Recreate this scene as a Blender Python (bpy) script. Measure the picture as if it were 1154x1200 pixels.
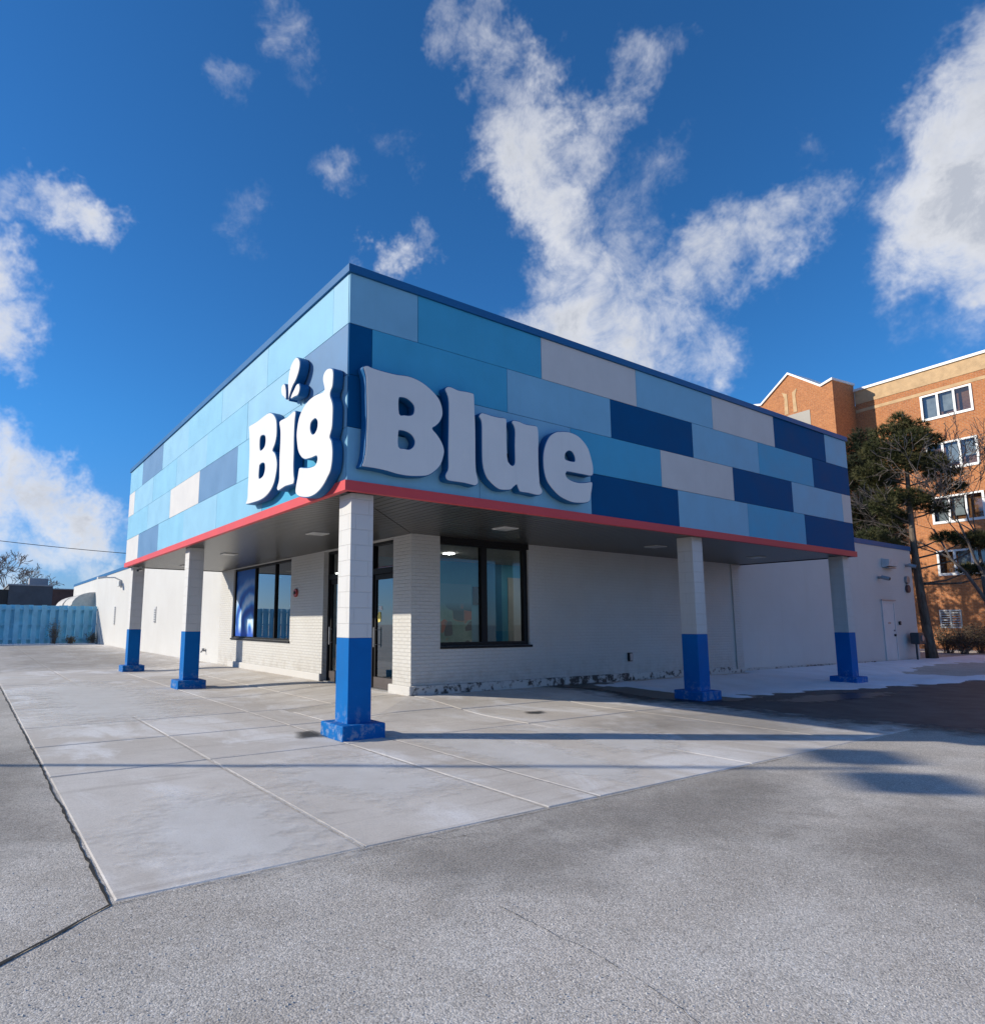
import bpy, bmesh, math, random
from mathutils import Vector, Matrix, noise as mnoise

# ------------------------------------------------------------------ camera, world, sun
for o in list(bpy.data.objects): bpy.data.objects.remove(o, do_unlink=True)
scene = bpy.context.scene
C = scene.collection
rnd = random.Random(7)
CAM = Vector((-3.826, -7.261, 1.419))
YAW, PITCH, ROLL = 0.9708, 0.1406, 0.0026
FPX, PCX, PCY, IW, IH = 766.7, 492.5, 622.8, 1154.0, 1200.0
_F = Vector((math.cos(YAW)*math.cos(PITCH), math.sin(YAW)*math.cos(PITCH), math.sin(PITCH)))
_R = Vector((math.sin(YAW), -math.cos(YAW), 0)); _U = _R.cross(_F)
_R, _U = _R*math.cos(ROLL)+_U*math.sin(ROLL), _U*math.cos(ROLL)-_R*math.sin(ROLL)
cd = bpy.data.cameras.new('camera'); cam = bpy.data.objects.new('camera', cd); C.objects.link(cam)
cam.matrix_world = Matrix(((_R.x,_U.x,-_F.x,CAM.x),(_R.y,_U.y,-_F.y,CAM.y),(_R.z,_U.z,-_F.z,CAM.z),(0,0,0,1)))
cd.sensor_fit = 'VERTICAL'; cd.sensor_height = 24.0; cd.sensor_width = 24.0
cd.lens = FPX/IH*24.0
cd.shift_x = (IW/2-PCX)/IH; cd.shift_y = (PCY-IH/2)/IH
cd.clip_start = 0.05; cd.clip_end = 3000
scene.camera = cam
def ray(u, v):                                   # direction through a photo pixel
    return _F + _R*((u-PCX)/FPX) - _U*((v-PCY)/FPX)
def at_depth(u, v, t): return CAM + ray(u, v)*t

SUN_TO = Vector((1.0, -0.69, -0.50)).normalized()      # direction the light travels
SUN_EL = math.asin(-SUN_TO.z); SUN_AZ = math.atan2(-SUN_TO.x, -SUN_TO.y)
sd = bpy.data.lights.new('sun', 'SUN'); sd.energy = 5.0; sd.angle = math.radians(0.53); sd.color = (1.0, 0.92, 0.78)
so = bpy.data.objects.new('sun', sd); C.objects.link(so)
so.rotation_euler = SUN_TO.to_track_quat('-Z', 'Y').to_euler(); so.location = (-20, 15, 12)

vs = scene.view_settings
vs.view_transform = 'Standard'; vs.look = 'None'; vs.exposure = 0.0; vs.gamma = 1.0; vs.use_curve_mapping = False

# ---- sky: Nishita plus broken winter clouds (blobs of cloud torn by noise, all in world directions)
world = bpy.data.worlds.new('World'); scene.world = world; world.use_nodes = True
world.cycles.sampling_method = "NONE"
wn, wl = world.node_tree.nodes, world.node_tree.links
wn.clear()
def N(t, **k):
    n = wn.new(t)
    for a, b in k.items(): setattr(n, a, b)
    return n
out = N('ShaderNodeOutputWorld'); bg = N('ShaderNodeBackground'); bg.inputs['Strength'].default_value = 0.138
sky = N('ShaderNodeTexSky', sky_type='NISHITA', sun_disc=False, sun_elevation=SUN_EL, sun_rotation=SUN_AZ,
        altitude=100.0, air_density=1.0, dust_density=0.0, ozone_density=8.0)
tc = N('ShaderNodeTexCoord')
def noise(scale, detail, rough, dist=0.0, vec=None):
    n = N('ShaderNodeTexNoise'); n.inputs['Scale'].default_value = scale; n.inputs['Detail'].default_value = detail
    n.inputs['Roughness'].default_value = rough; n.inputs['Distortion'].default_value = dist
    wl.new(vec if vec is not None else tc.outputs['Generated'], n.inputs['Vector']); return n
def M(op, a, b=None, clamp=False):
    n = N('ShaderNodeMath', operation=op, use_clamp=clamp)
    for i, x in enumerate((a, b)):
        if x is None: continue
        if isinstance(x, (int, float)): n.inputs[i].default_value = x
        else: wl.new(x, n.inputs[i])
    return n.outputs[0]
def VM(op, a, b):
    n = N('ShaderNodeVectorMath', operation=op)
    for i, x in enumerate((a, b)):
        if isinstance(x, (tuple, Vector)): n.inputs[i].default_value = tuple(x)
        else: wl.new(x, n.inputs[i])
    return n
w1 = noise(4.5, 6, 0.70)
wdir = VM('ADD', tc.outputs['Generated'], VM('MULTIPLY', VM('SUBTRACT', w1.outputs['Color'], (.5,.5,.5)).outputs[0], (.24,.24,.24)).outputs[0]).outputs[0]
BLOBS = [  # photo pixel, radius px, weight
 (548,48,26,.46),(588,52,34,.60),(612,105,42,.74),(632,150,46,.86),(628,190,56,1.12),(655,240,54,1.02),(685,270,46,.82),(655,318,50,.72),(705,335,56,.90),
 (680,395,74,1.22),(745,390,64,1.12),(612,392,44,.80),(795,345,50,.82),(840,315,46,.84),(880,288,46,.80),(915,262,42,.70),(945,232,38,.60),
 (690,178,44,.72),(712,128,40,.64),(745,82,38,.56),(780,55,32,.42),(770,210,42,.44),(742,245,38,.44),(745,300,40,.50),(815,420,40,.6),
 (1185,110,66,1.1),(1138,140,62,1.15),(1150,225,98,1.4),(1140,305,54,1.1),(1094,260,46,.74),(1090,195,38,.6),(1270,240,140,1.4),
 (70,236,32,.72),(104,254,32,.88),(28,226,32,.6),(-8,300,44,.95),(8,372,46,1.0),(44,428,26,.66),
 (18,540,50,1.05),(60,572,46,1.05),(98,605,46,1.15),(56,640,40,.8),(116,662,34,.75),(-50,570,80,1.2),(8,668,32,.6),(66,520,24,.62),
 (255,98,38,.46),(340,40,40,.5),(350,85,30,.38),(460,182,42,.48),(385,212,30,.42),(445,303,28,.72),(480,285,26,.5),(285,270,38,.34),(925,185,30,.36),
]
acc = None
def blob(d, rad, wgt):
    global acc
    ds = VM('DISTANCE', wdir, tuple(d)).outputs['Value']
    mr = N('ShaderNodeMapRange', interpolation_type='SMOOTHSTEP')
    wl.new(ds, mr.inputs['Value']); mr.inputs['From Min'].default_value = rad*1.75; mr.inputs['From Max'].default_value = 0.0
    mr.inputs['To Min'].default_value = 0; mr.inputs['To Max'].default_value = wgt
    acc = mr.outputs[0] if acc is None else M('MAXIMUM', acc, mr.outputs[0])
for (u, v, r, w) in BLOBS:
    d = ray(u, v); blob(d.normalized(), r/FPX/d.length, w)
br = random.Random(5)                               # the same broken cloud carries on round the rest of the sky
for k in range(18):
    az = math.radians(br.uniform(105, 365)); el = math.radians(br.uniform(6, 60))
    blob(Vector((math.cos(az)*math.cos(el), math.sin(az)*math.cos(el), math.sin(el))), br.uniform(.08, .17), br.uniform(.6, 1.1))
fb = noise(13.0, 7, 0.68, 0.5)
tex = M('MULTIPLY', M('SUBTRACT', fb.outputs['Fac'], .5), 3.1)
dens = M('ADD', acc, M('MULTIPLY', tex, M('ADD', M('MULTIPLY', acc, .62), .05)))
cov = N('ShaderNodeMapRange', interpolation_type='SMOOTHSTEP'); wl.new(dens, cov.inputs['Value'])
cov.inputs['From Min'].default_value = .14; cov.inputs['From Max'].default_value = 1.22; cov.inputs['To Max'].default_value = .96
shade = N('ShaderNodeMapRange'); wl.new(M('ADD', dens, M('MULTIPLY', M('SUBTRACT', w1.outputs['Fac'], .5), 1.6)), shade.inputs['Value'])
shade.inputs['From Min'].default_value = .50; shade.inputs['From Max'].default_value = 1.5
ccol = N('ShaderNodeMix', data_type='RGBA')
wl.new(shade.outputs[0], ccol.inputs['Factor']); ccol.inputs['A'].default_value = (7.2,7.2,7.3,1); ccol.inputs['B'].default_value = (3.7,3.95,4.5,1)
tint = N('ShaderNodeMix', data_type='RGBA', blend_type='MULTIPLY'); tint.inputs['Factor'].default_value = 1.0
sepd = N('ShaderNodeSeparateXYZ'); wl.new(tc.outputs['Generated'], sepd.inputs[0])
hz = N('ShaderNodeMapRange', interpolation_type='SMOOTHSTEP'); wl.new(sepd.outputs[2], hz.inputs['Value']); hz.inputs['From Min'].default_value = 0.0; hz.inputs['From Max'].default_value = .30
tcol = N('ShaderNodeMix', data_type='RGBA'); wl.new(hz.outputs[0], tcol.inputs['Factor']); tcol.inputs['A'].default_value = (.62,.68,.86,1); tcol.inputs['B'].default_value = (.50,.98,1.14,1)
wl.new(sky.outputs[0], tint.inputs['A']); wl.new(tcol.outputs['Result'], tint.inputs['B'])
mixc = N('ShaderNodeMix', data_type='RGBA'); wl.new(cov.outputs[0], mixc.inputs['Factor'])
wl.new(tint.outputs['Result'], mixc.inputs['A']); wl.new(ccol.outputs['Result'], mixc.inputs['B'])
wl.new(mixc.outputs['Result'], bg.inputs['Color']); wl.new(bg.outputs[0], out.inputs['Surface'])

# ------------------------------------------------------------------ helpers
class MB:
    """collects faces; build() links them as one mesh object"""
    def __init__(s): s.v = []; s.f = []
    def quad(s, *p):
        i = len(s.v); s.v += [tuple(q) for q in p]; s.f.append(tuple(range(i, i+len(p))))
    def box(s, x0, x1, y0, y1, z0, z1):
        i = len(s.v)
        s.v += [(x0,y0,z0),(x1,y0,z0),(x1,y1,z0),(x0,y1,z0),(x0,y0,z1),(x1,y0,z1),(x1,y1,z1),(x0,y1,z1)]
        s.f += [tuple(i+k for k in q) for q in ((0,3,2,1),(4,5,6,7),(0,1,5,4),(1,2,6,5),(2,3,7,6),(3,0,4,7))]
        return s
    def tube(s, pts, rads, n=8, caps=True):
        pts = [Vector(p) for p in pts]; base = len(s.v); ref = None
        for k, p in enumerate(pts):
            t = (pts[min(k+1,len(pts)-1)]-pts[max(k-1,0)]).normalized()
            if ref is None: ref = t.orthogonal().normalized()
            a = (ref - t*ref.dot(t)); a = a.normalized() if a.length > 1e-6 else t.orthogonal().normalized(); ref = a
            b = t.cross(a); r = rads[k] if isinstance(rads, (list,tuple)) else rads
            for j in range(n):
                an = 2*math.pi*j/n; s.v.append(tuple(p + (a*math.cos(an)+b*math.sin(an))*r))
        for k in range(len(pts)-1):
            for j in range(n):
                s.f.append((base+k*n+j, base+k*n+(j+1)%n, base+(k+1)*n+(j+1)%n, base+(k+1)*n+j))
        if caps:
            s.f.append(tuple(base+j for j in reversed(range(n)))); e = base+(len(pts)-1)*n
            s.f.append(tuple(e+j for j in range(n)))
        return s
    def prism(s, poly, axis, a0, a1):                 # polygon in the two other axes, extruded along axis
        def P(p, a): return {'x':(a,p[0],p[1]),'y':(p[0],a,p[1]),'z':(p[0],p[1],a)}[axis]
        i = len(s.v); n = len(poly)
        s.v += [P(p,a0) for p in poly]+[P(p,a1) for p in poly]
        s.f.append(tuple(i+k for k in range(n))); s.f.append(tuple(i+n+k for k in reversed(range(n))))
        for k in range(n): s.f.append((i+k, i+n+k, i+n+(k+1)%n, i+(k+1)%n))
        return s
    def build(s, name, m, parent=None, smooth=False, bevel=0.0, fix=True, mats=None):
        me = bpy.data.meshes.new(name); me.from_pydata(s.v, [], s.f)
        if fix or bevel:
            bm = bmesh.new(); bm.from_mesh(me)
            if fix: bmesh.ops.recalc_face_normals(bm, faces=bm.faces)
            if bevel: bmesh.ops.bevel(bm, geom=[e for e in bm.edges if len(e.link_faces)==2 and e.calc_face_angle(0)>.6], offset=bevel, segments=2, affect='EDGES', profile=.6)
            bm.to_mesh(me); bm.free()
        if smooth: me.polygons.foreach_set('use_smooth', [True]*len(me.polygons))
        me.materials.append(m); me.update()
        o = bpy.data.objects.new(name, me); C.objects.link(o)
        if parent is not None: o.parent = parent
        return o
def box(name, m, parent, x0, x1, y0, y1, z0, z1, bevel=0.0): return MB().box(x0,x1,y0,y1,z0,z1).build(name, m, parent, bevel=bevel)
def empty(name, loc=(0,0,0)):
    o = bpy.data.objects.new(name, None); C.objects.link(o); o.empty_display_size = .2; o['_at'] = 0
    del o['_at']; return o                              # parts carry world coordinates, so the empty stays unscaled at the origin
def tag(o, label, cat, group=None):
    o['label'] = label; o['category'] = cat
    if group: o['group'] = group
    return o
def kind(o, k): o['kind'] = k; return o
def sstep(t): t = max(0.0, min(1.0, t)); return t*t*(3-2*t)

# ------------------------------------------------------------------ materials
class Mat:
    def __init__(s, name, rough=.6, col=(.5,.5,.5), spec=.5, metal=0.0):
        s.m = bpy.data.materials.new(name); s.m.use_nodes = True; s.n = s.m.node_tree.nodes; s.l = s.m.node_tree.links
        s.b = s.n['Principled BSDF']; s.b.inputs['Base Color'].default_value = (*col,1); s.b.inputs['Roughness'].default_value = rough
        s.b.inputs['Specular IOR Level'].default_value = spec; s.b.inputs['Metallic'].default_value = metal
        s._pos = None; s.nrm = None
    def nd(s, t, **k):
        n = s.n.new(t)
        for a, b in k.items(): setattr(n, a, b)
        return n
    def put(s, sock, x):
        if isinstance(x, (int,float)): sock.default_value = x
        elif isinstance(x, tuple): sock.default_value = (*x,1) if len(x)==3 and sock.type=='RGBA' else x
        else: s.l.new(x, sock)
    @property
    def pos(s):
        if s._pos is None: s._pos = s.nd('ShaderNodeNewGeometry').outputs['Position']
        return s._pos
    def noise(s, scale, detail=4, rough=.55, vec=None, dist=0.0):
        n = s.nd('ShaderNodeTexNoise'); n.inputs['Scale'].default_value = scale; n.inputs['Detail'].default_value = detail
        n.inputs['Roughness'].default_value = rough; n.inputs['Distortion'].default_value = dist; s.l.new(vec if vec is not None else s.pos, n.inputs['Vector']); return n.outputs['Fac']
    def mapping(s, scale, rot=(0,0,0), vec=None):
        n = s.nd('ShaderNodeMapping'); n.inputs['Scale'].default_value = scale; n.inputs['Rotation'].default_value = rot
        s.l.new(vec if vec is not None else s.pos, n.inputs['Vector']); return n.outputs[0]
    def ramp(s, f, a, b, lo=0.0, hi=1.0, clamp=True):
        n = s.nd('ShaderNodeMapRange', clamp=clamp); s.put(n.inputs['Value'], f)
        for k, x in zip(('From Min','From Max','To Min','To Max'), (a,b,lo,hi)): n.inputs[k].default_value = x
        return n.outputs[0]
    def math(s, op, a, b=0.0, clamp=False):
        n = s.nd('ShaderNodeMath', operation=op, use_clamp=clamp); s.put(n.inputs[0], a); s.put(n.inputs[1], b); return n.outputs[0]
    def mix(s, f, a, b, blend='MIX'):
        n = s.nd('ShaderNodeMix', data_type='RGBA', blend_type=blend); s.put(n.inputs['Factor'], f); s.put(n.inputs['A'], a); s.put(n.inputs['B'], b); return n.outputs['Result']
    def col(s, c): s.put(s.b.inputs['Base Color'], c); return s
    def rough(s, r): s.put(s.b.inputs['Roughness'], r); return s
    def bump(s, h, strength=.3, dist=.01):
        n = s.nd('ShaderNodeBump'); n.inputs['Strength'].default_value = strength; n.inputs['Distance'].default_value = dist
        s.put(n.inputs['Height'], h)
        if s.nrm is not None: s.l.new(s.nrm, n.inputs['Normal'])
        s.nrm = n.outputs[0]; s.l.new(s.nrm, s.b.inputs['Normal']); return s
    def uvwall(s):                                      # (x+y, z) in metres: runs along any axis-aligned wall
        sp = s.nd('ShaderNodeSeparateXYZ'); s.l.new(s.pos, sp.inputs[0]); cb = s.nd('ShaderNodeCombineXYZ')
        s.l.new(s.math('ADD', sp.outputs[0], sp.outputs[1]), cb.inputs[0]); s.l.new(sp.outputs[2], cb.inputs[1]); return cb.outputs[0]
    def brick(s, vec, bw, rh, mortar, c1=(1,1,1), c2=(.8,.8,.8), cm=(0,0,0), smooth=.2, off=.5):
        n = s.nd('ShaderNodeTexBrick'); s.l.new(vec, n.inputs['Vector']); n.offset = off
        for k, x in (('Scale',1.0),('Mortar Size',mortar),('Mortar Smooth',smooth),('Brick Width',bw),('Row Height',rh),('Bias',0.0)): n.inputs[k].default_value = x
        for k, x in (('Color1',c1),('Color2',c2),('Mortar',cm)): n.inputs[k].default_value = (*x,1)
        return n
    def sep(s):
        sp = s.nd('ShaderNodeSeparateXYZ'); s.l.new(s.pos, sp.inputs[0]); return sp.outputs
    def rand(s): return s.nd('ShaderNodeObjectInfo').outputs['Random']

def paint(name, c, rough=.55, var=.10, bump=.15, spec=.18, streak=.0, scuff=False):
    k = Mat(name, rough, c, spec)
    n = k.noise(1.7, 6, .6); n2 = k.noise(60, 3, .6)
    f = k.ramp(n, .3, .75, 1-var, 1+var*.4)
    cc = k.mix(1.0, c, f, 'MULTIPLY')
    if streak:
        st = k.noise(1.0, 5, .6, k.mapping((9,9,.5))); cc = k.mix(k.ramp(st, .52, .78, 0, streak), cc, tuple(min(1,x*.55+.06) for x in c))
    if scuff:
        z = k.sep()[2]; sc = k.math('MULTIPLY', k.ramp(z, .42, .06), k.ramp(k.noise(11, 7, .7), .50, .62)); cc = k.mix(k.math('MULTIPLY', sc, .42), cc, (.50,.50,.50)); cc = k.mix(k.ramp(k.noise(26, 5, .7), .67, .72, 0, .35), cc, (.35,.42,.52))
    k.col(cc); k.bump(n2, bump, .004); k.bump(k.noise(1.3, 3, .5), .10, .03); k.rough(k.ramp(n, .3, .7, rough-.06, rough+.1)); return k.m

LIGHT = paint('paint_light_blue', (.225,.49,.67), .5, .10, .12, streak=.12)
MED   = paint('paint_mid_blue', (.062,.39,.62), .5, .10, .12, streak=.12)
PALE  = paint('paint_pale_blue', (.26,.50,.67), .5, .10, .12, streak=.10)
NAVY  = paint('paint_navy', (.002,.088,.235), .6, .12, .12, .05)
NAVY_LIT = paint('paint_navy_sunlit', (.115,.24,.42), .5, .12, .12, streak=.15)  # navy lightened for the sunlit face, sunlight put into the colour
WPAN  = paint('paint_off_white_panel', (.64,.62,.60), .5, .08, .12, streak=.10)
RED   = paint('paint_red_trim', (.66,.08,.09), .5, .08, .08)
COPE  = paint('coping_blue_metal', (.014,.125,.31), .45, .08, .05)
BLUE_COL = paint('paint_column_blue', (.005,.145,.45), .6, .14, .5, .08, streak=.1, scuff=True)
LET_FACE = paint('letter_white_face', (.74,.74,.73), .4, .05, .05, streak=.10)
LET_SIDE = paint('letter_blue_side', (.010,.12,.31), .45, .08, .05)
BACKING = paint('backing_dark_blue', (.02,.08,.18), .6)

def white_brick():
    k = Mat('painted_white_brick', .62, (.8,.78,.74), .35); uv = k.uvwall()
    b = k.brick(uv, .205, .0685, .009, smooth=.6); big = k.noise(.7, 5, .6); fine = k.noise(38, 5, .65)
    st = k.noise(1.0, 5, .6, k.mapping((3.2,3.2,.28)))
    c = k.mix(k.ramp(big, .35, .7), (.61,.60,.575), (.56,.545,.515))
    c = k.mix(k.ramp(st, .56, .80, 0, .28), c, (.50,.46,.40))
    z = k.sep()[2]; grime = k.math('MULTIPLY', k.ramp(z, .75, .25), k.ramp(k.noise(4,5,.65), .40, .68))
    c = k.mix(k.math('MULTIPLY', grime, .55), c, (.36,.32,.27))
    c = k.mix(k.math('MULTIPLY', b.outputs['Fac'], .16), c, (.42,.40,.37))
    k.col(c); h = k.math('ADD', k.math('MULTIPLY', b.outputs['Fac'], -.8), k.math('ADD', k.math('MULTIPLY', fine, .9), k.noise(11, 3, .6)))
    k.bump(h, .85, .010); return k.m
WBRICK = white_brick()
def white_block():
    k = Mat('painted_white_block', .6, (.8,.79,.76), .35); uv = k.uvwall()
    b = k.brick(uv, .4, .203, .007, smooth=.5); fine = k.noise(30, 5, .65); st = k.noise(1.0, 5, .6, k.mapping((6,6,.5)))
    c = k.mix(k.ramp(st, .52, .8, 0, .3), (.62,.61,.59), (.44,.40,.35)); c = k.mix(k.math('MULTIPLY', b.outputs['Fac'], .12), c, (.45,.42,.38))
    k.col(c); k.bump(k.math('ADD', k.math('MULTIPLY', b.outputs['Fac'], -1.0), k.math('MULTIPLY', fine, .8)), .7, .008); return k.m
WBLOCK = white_block()
def smooth_white():
    k = Mat('painted_white_render', .65, (.8,.8,.8), .3); big = k.noise(.5, 5, .6); st = k.noise(1, 5, .6, k.mapping((2.5,2.5,.3)))
    c = k.mix(k.ramp(big, .3, .7), (.61,.605,.585), (.56,.55,.53)); c = k.mix(k.ramp(st, .56, .82, 0, .3), c, (.52,.49,.44)); k.col(c)
    b = k.brick(k.uvwall(), .4, .203, .008, smooth=.7)
    k.bump(k.math('ADD', k.math('MULTIPLY', b.outputs['Fac'], -.5), k.noise(24,5,.6)), .5, .008); return k.m
WREND = smooth_white()
def curb_paint():
    k = Mat('peeling_white_curb', .7, (.7,.7,.7), .3); n = k.noise(5.5, 8, .72); n2 = k.noise(.8, 3, .5); y = k.sep()[1]
    peel = k.math('MULTIPLY', k.ramp(k.math('ADD', n, k.math('MULTIPLY', n2, .35)), .66, .74), k.ramp(y, 3.2, 2.95))
    k.col(k.mix(peel, (.58,.565,.54), (.08,.075,.07))); k.bump(k.math('SUBTRACT', k.noise(30,4,.6), peel), .6, .01); return k.m
CURB = curb_paint()
def concrete():
    k = Mat('pavement_concrete', .82, (.5,.5,.5), .3)
    r = k.rand(); big = k.noise(.35, 6, .62); mid = k.noise(2.2, 7, .66); fine = k.noise(85, 4, .7); grit = k.noise(260, 2, .6)
    salt = k.noise(1.0, 7, .66, k.mapping((.9,.55,1),(0,0,.5)), .6)
    c = k.mix(k.ramp(r, 0, 1), (.72,.665,.60), (.79,.74,.68))
    c = k.mix(k.ramp(big, .36, .60), c, (.62,.56,.49)); c = k.mix(k.ramp(mid, .46, .66, 0, .45), c, (.53,.475,.415))
    c = k.mix(k.ramp(salt, .50, .62, 0, .85), c, (.86,.83,.80))
    streak = k.noise(1.0, 6, .65, k.mapping((.5,5.0,1),(0,0,-.62)), .4); c = k.mix(k.ramp(streak, .55, .70, 0, .45), c, (.36,.30,.245))
    c = k.mix(k.ramp(fine, .38, .62, .0, .30), c, (.30,.285,.27)); c = k.mix(k.ramp(grit, .62, .70, 0, .5), c, (.16,.15,.14))
    k.col(c); k.bump(k.math('ADD', fine, k.math('MULTIPLY', grit, .5)), .35, .004); k.rough(k.ramp(mid,.3,.7,.7,.92)); return k.m
CONC = concrete()
def asphalt():
    k = Mat('bleached_asphalt', .92, (.3,.3,.3), .15)
    def vor(scale):
        v = k.nd('ShaderNodeTexVoronoi', feature='F1'); v.inputs['Scale'].default_value = scale; k.l.new(k.pos, v.inputs['Vector']); sp = k.nd('ShaderNodeSeparateColor'); k.l.new(v.outputs['Color'], sp.inputs[0]); return v.outputs['Distance'], sp.outputs
    d1, c1 = vor(125); d2, c2 = vor(170)
    big = k.noise(.40, 6, .62); mid = k.noise(1.5, 7, .62); blot = k.noise(5.5, 6, .66); fine = k.noise(120, 4, .7)
    c = k.mix(k.ramp(big, .36, .64), (.66,.60,.53), (.52,.47,.41)); c = k.mix(k.ramp(mid, .42, .68, 0, .8), c, (.75,.70,.635))
    drift = k.noise(.17, 4, .55); c = k.mix(k.ramp(drift, .46, .60, 0, .40), c, (.44,.40,.35)); c = k.mix(k.ramp(blot, .50, .70, 0, .35), c, (.40,.365,.32))
    c = k.mix(1.0, c, k.ramp(c1[0], 0, 1, .70, 1.16), 'MULTIPLY'); c = k.mix(1.0, c, k.ramp(c2[0], 0, 1, .78, 1.14), 'MULTIPLY')
    c = k.mix(k.ramp(c1[1], .93, .99, 0, .6), c, (.90,.87,.82)); c = k.mix(k.ramp(c1[2], .91, .98, 0, .55), c, (.16,.15,.14))
    c = k.mix(k.ramp(fine, .52, .70, 0, .45), c, (.24,.225,.205))
    k.col(c); h = k.math('ADD', k.math('MULTIPLY', d1, -1.2), k.math('ADD', k.math('MULTIPLY', fine, 1.0), k.math('MULTIPLY', c1[1], .5))); k.bump(h, .40, .005); return k.m
ASPH = asphalt()
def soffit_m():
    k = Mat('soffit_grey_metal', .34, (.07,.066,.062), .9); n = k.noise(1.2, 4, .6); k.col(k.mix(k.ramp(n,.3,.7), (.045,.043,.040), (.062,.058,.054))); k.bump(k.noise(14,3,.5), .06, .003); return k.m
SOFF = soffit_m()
def simple(name, c, rough=.5, spec=.5, metal=0.0, var=.12, scale=6, bump=.1):
    k = Mat(name, rough, c, spec, metal); n = k.noise(scale, 5, .6); k.col(k.mix(1.0, c, k.ramp(n,.3,.7,1-var,1+var), 'MULTIPLY')); k.bump(k.noise(scale*8,3,.6), bump, .003); return k.m
FRAME = simple('dark_bronze_frame', (.006,.006,.007), .5, .25)
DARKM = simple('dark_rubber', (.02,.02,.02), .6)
GREYM = simple('grey_metal', (.35,.35,.36), .4, metal=.6)
WHITEM = simple('white_fixture', (.62,.62,.60), .45)
REDM = simple('red_alarm', (.35,.03,.025), .4)
YELM = simple('yellow_tag', (.75,.62,.16), .6)
PAPER = simple('paper_notice', (.75,.75,.72), .8)
def glass_m(name, tint, rmul=1.0):
    m = bpy.data.materials.new(name); m.use_nodes = True; n, l = m.node_tree.nodes, m.node_tree.links; n.clear()
    o = n.new('ShaderNodeOutputMaterial'); mx = n.new('ShaderNodeMixShader'); t = n.new('ShaderNodeBsdfTransparent'); g = n.new('ShaderNodeBsdfGlossy'); fr = n.new('ShaderNodeFresnel')
    t.inputs[0].default_value = (*tint,1); g.inputs['Roughness'].default_value = .004; g.inputs['Color'].default_value = (.95,.97,1,1); fr.inputs['IOR'].default_value = 1.62
    mm = n.new('ShaderNodeMath'); mm.operation = 'MULTIPLY'; mm.use_clamp = True; mm.inputs[1].default_value = rmul; l.new(fr.outputs[0], mm.inputs[0])
    geo = n.new('ShaderNodeNewGeometry'); nz = n.new('ShaderNodeTexNoise'); nz.inputs['Scale'].default_value = .7; nz.inputs['Detail'].default_value = 1; l.new(geo.outputs['Position'], nz.inputs['Vector'])
    bp = n.new('ShaderNodeBump'); bp.inputs['Strength'].default_value = .04; bp.inputs['Distance'].default_value = .01; l.new(nz.outputs['Fac'], bp.inputs['Height']); l.new(bp.outputs[0], g.inputs['Normal'])
    l.new(mm.outputs[0], mx.inputs[0]); l.new(t.outputs[0], mx.inputs[1]); l.new(g.outputs[0], mx.inputs[2]); l.new(mx.outputs[0], o.inputs[0]); return m
GLASS = glass_m('tinted_window_glass', (.42,.48,.50), 2.2)
GLASS_C = glass_m('clear_window_glass', (.78,.84,.86), 1.0)

# ------------------------------------------------------------------ ground
D = 2.97                                                # wall set back behind the canopy edge
H = 3.10                                                # underside of the red trim
LEN = 14.25                                             # canopy side
def hgt(x, y):
    a = .12*min(sstep((x-.7)/2.1), sstep((y-.7)/2.1))
    return max(a, .15*sstep((y-17)/18))
def axis_lines(lo, hi, dense0, dense1, step):
    l = []; v = dense0
    while v <= dense1+1e-6: l.append(v); v += step
    g, v = step, dense0
    while v > lo: g *= 1.5; v -= g; l.append(max(v, lo))
    g, v = step, dense1
    while v < hi: g *= 1.5; v += g; l.append(min(v, hi))
    return sorted(set(round(q,4) for q in l))
gx = axis_lines(-900, 900, -6, 32, .25); gy = axis_lines(-900, 900, -9, 44, .25)
g = MB(); g.v = [(x, y, hgt(x, y)) for y in gy for x in gx]; nx = len(gx)
g.f = [(j*nx+i, j*nx+i+1, (j+1)*nx+i+1, (j+1)*nx+i) for j in range(len(gy)-1) for i in range(nx-1)]
kind(g.build('ground', ASPH, smooth=True, fix=False), 'structure')

pave = kind(empty('pavement'), 'structure')
def slab(x0, x1, y0, y1, jag=False):
    gap = .009; x0 += gap; x1 -= gap; y0 += gap; y1 -= gap; n, m = max(2, int((x1-x0)/.3)+1), max(2, int((y1-y0)/.3)+1)
    lift = .0055 + rnd.uniform(-.0015, .002); s = MB(); b = .018
    xs = [x0, x0+b]+[x0+(x1-x0)*i/n for i in range(1,n)]+[x1-b, x1]; ys = [y0, y0+b]+[y0+(y1-y0)*j/m for j in range(1,m)]+[y1-b, y1]
    for j, y in enumerate(ys):
        for i, x in enumerate(xs):
            e = i in (0, len(xs)-1) or j in (0, len(ys)-1); s.v.append((x, y, hgt(x,y)+lift-(.009 if e else 0)))
    w = len(xs); s.f = [(j*w+i, j*w+i+1, (j+1)*w+i+1, (j+1)*w+i) for j in range(len(ys)-1) for i in range(w-1)]
    return s.build('slab', CONC, pave, fix=False)
XL = [-3.1, -1.62, .02]; YL = [-3.42, -.12, 1.62, 3.28, 5.6, 8.1, 10.6, 13.1, 15.6, 19.2, 22.8, 26.4, 30.0, 34.6, 39.2]
for j in range(len(YL)-1):
    for i in range(len(XL)-1): slab(XL[i], XL[i+1], YL[j], YL[j+1])
    if YL[j] >= 3.2: slab(.02, 1.5, YL[j], YL[j+1]); slab(1.5, D-.05, YL[j], YL[j+1])
XR = [.02, .62, 2.95, 5.35, 7.75, 10.15, 12.55, 14.95, 17.4]
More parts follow.
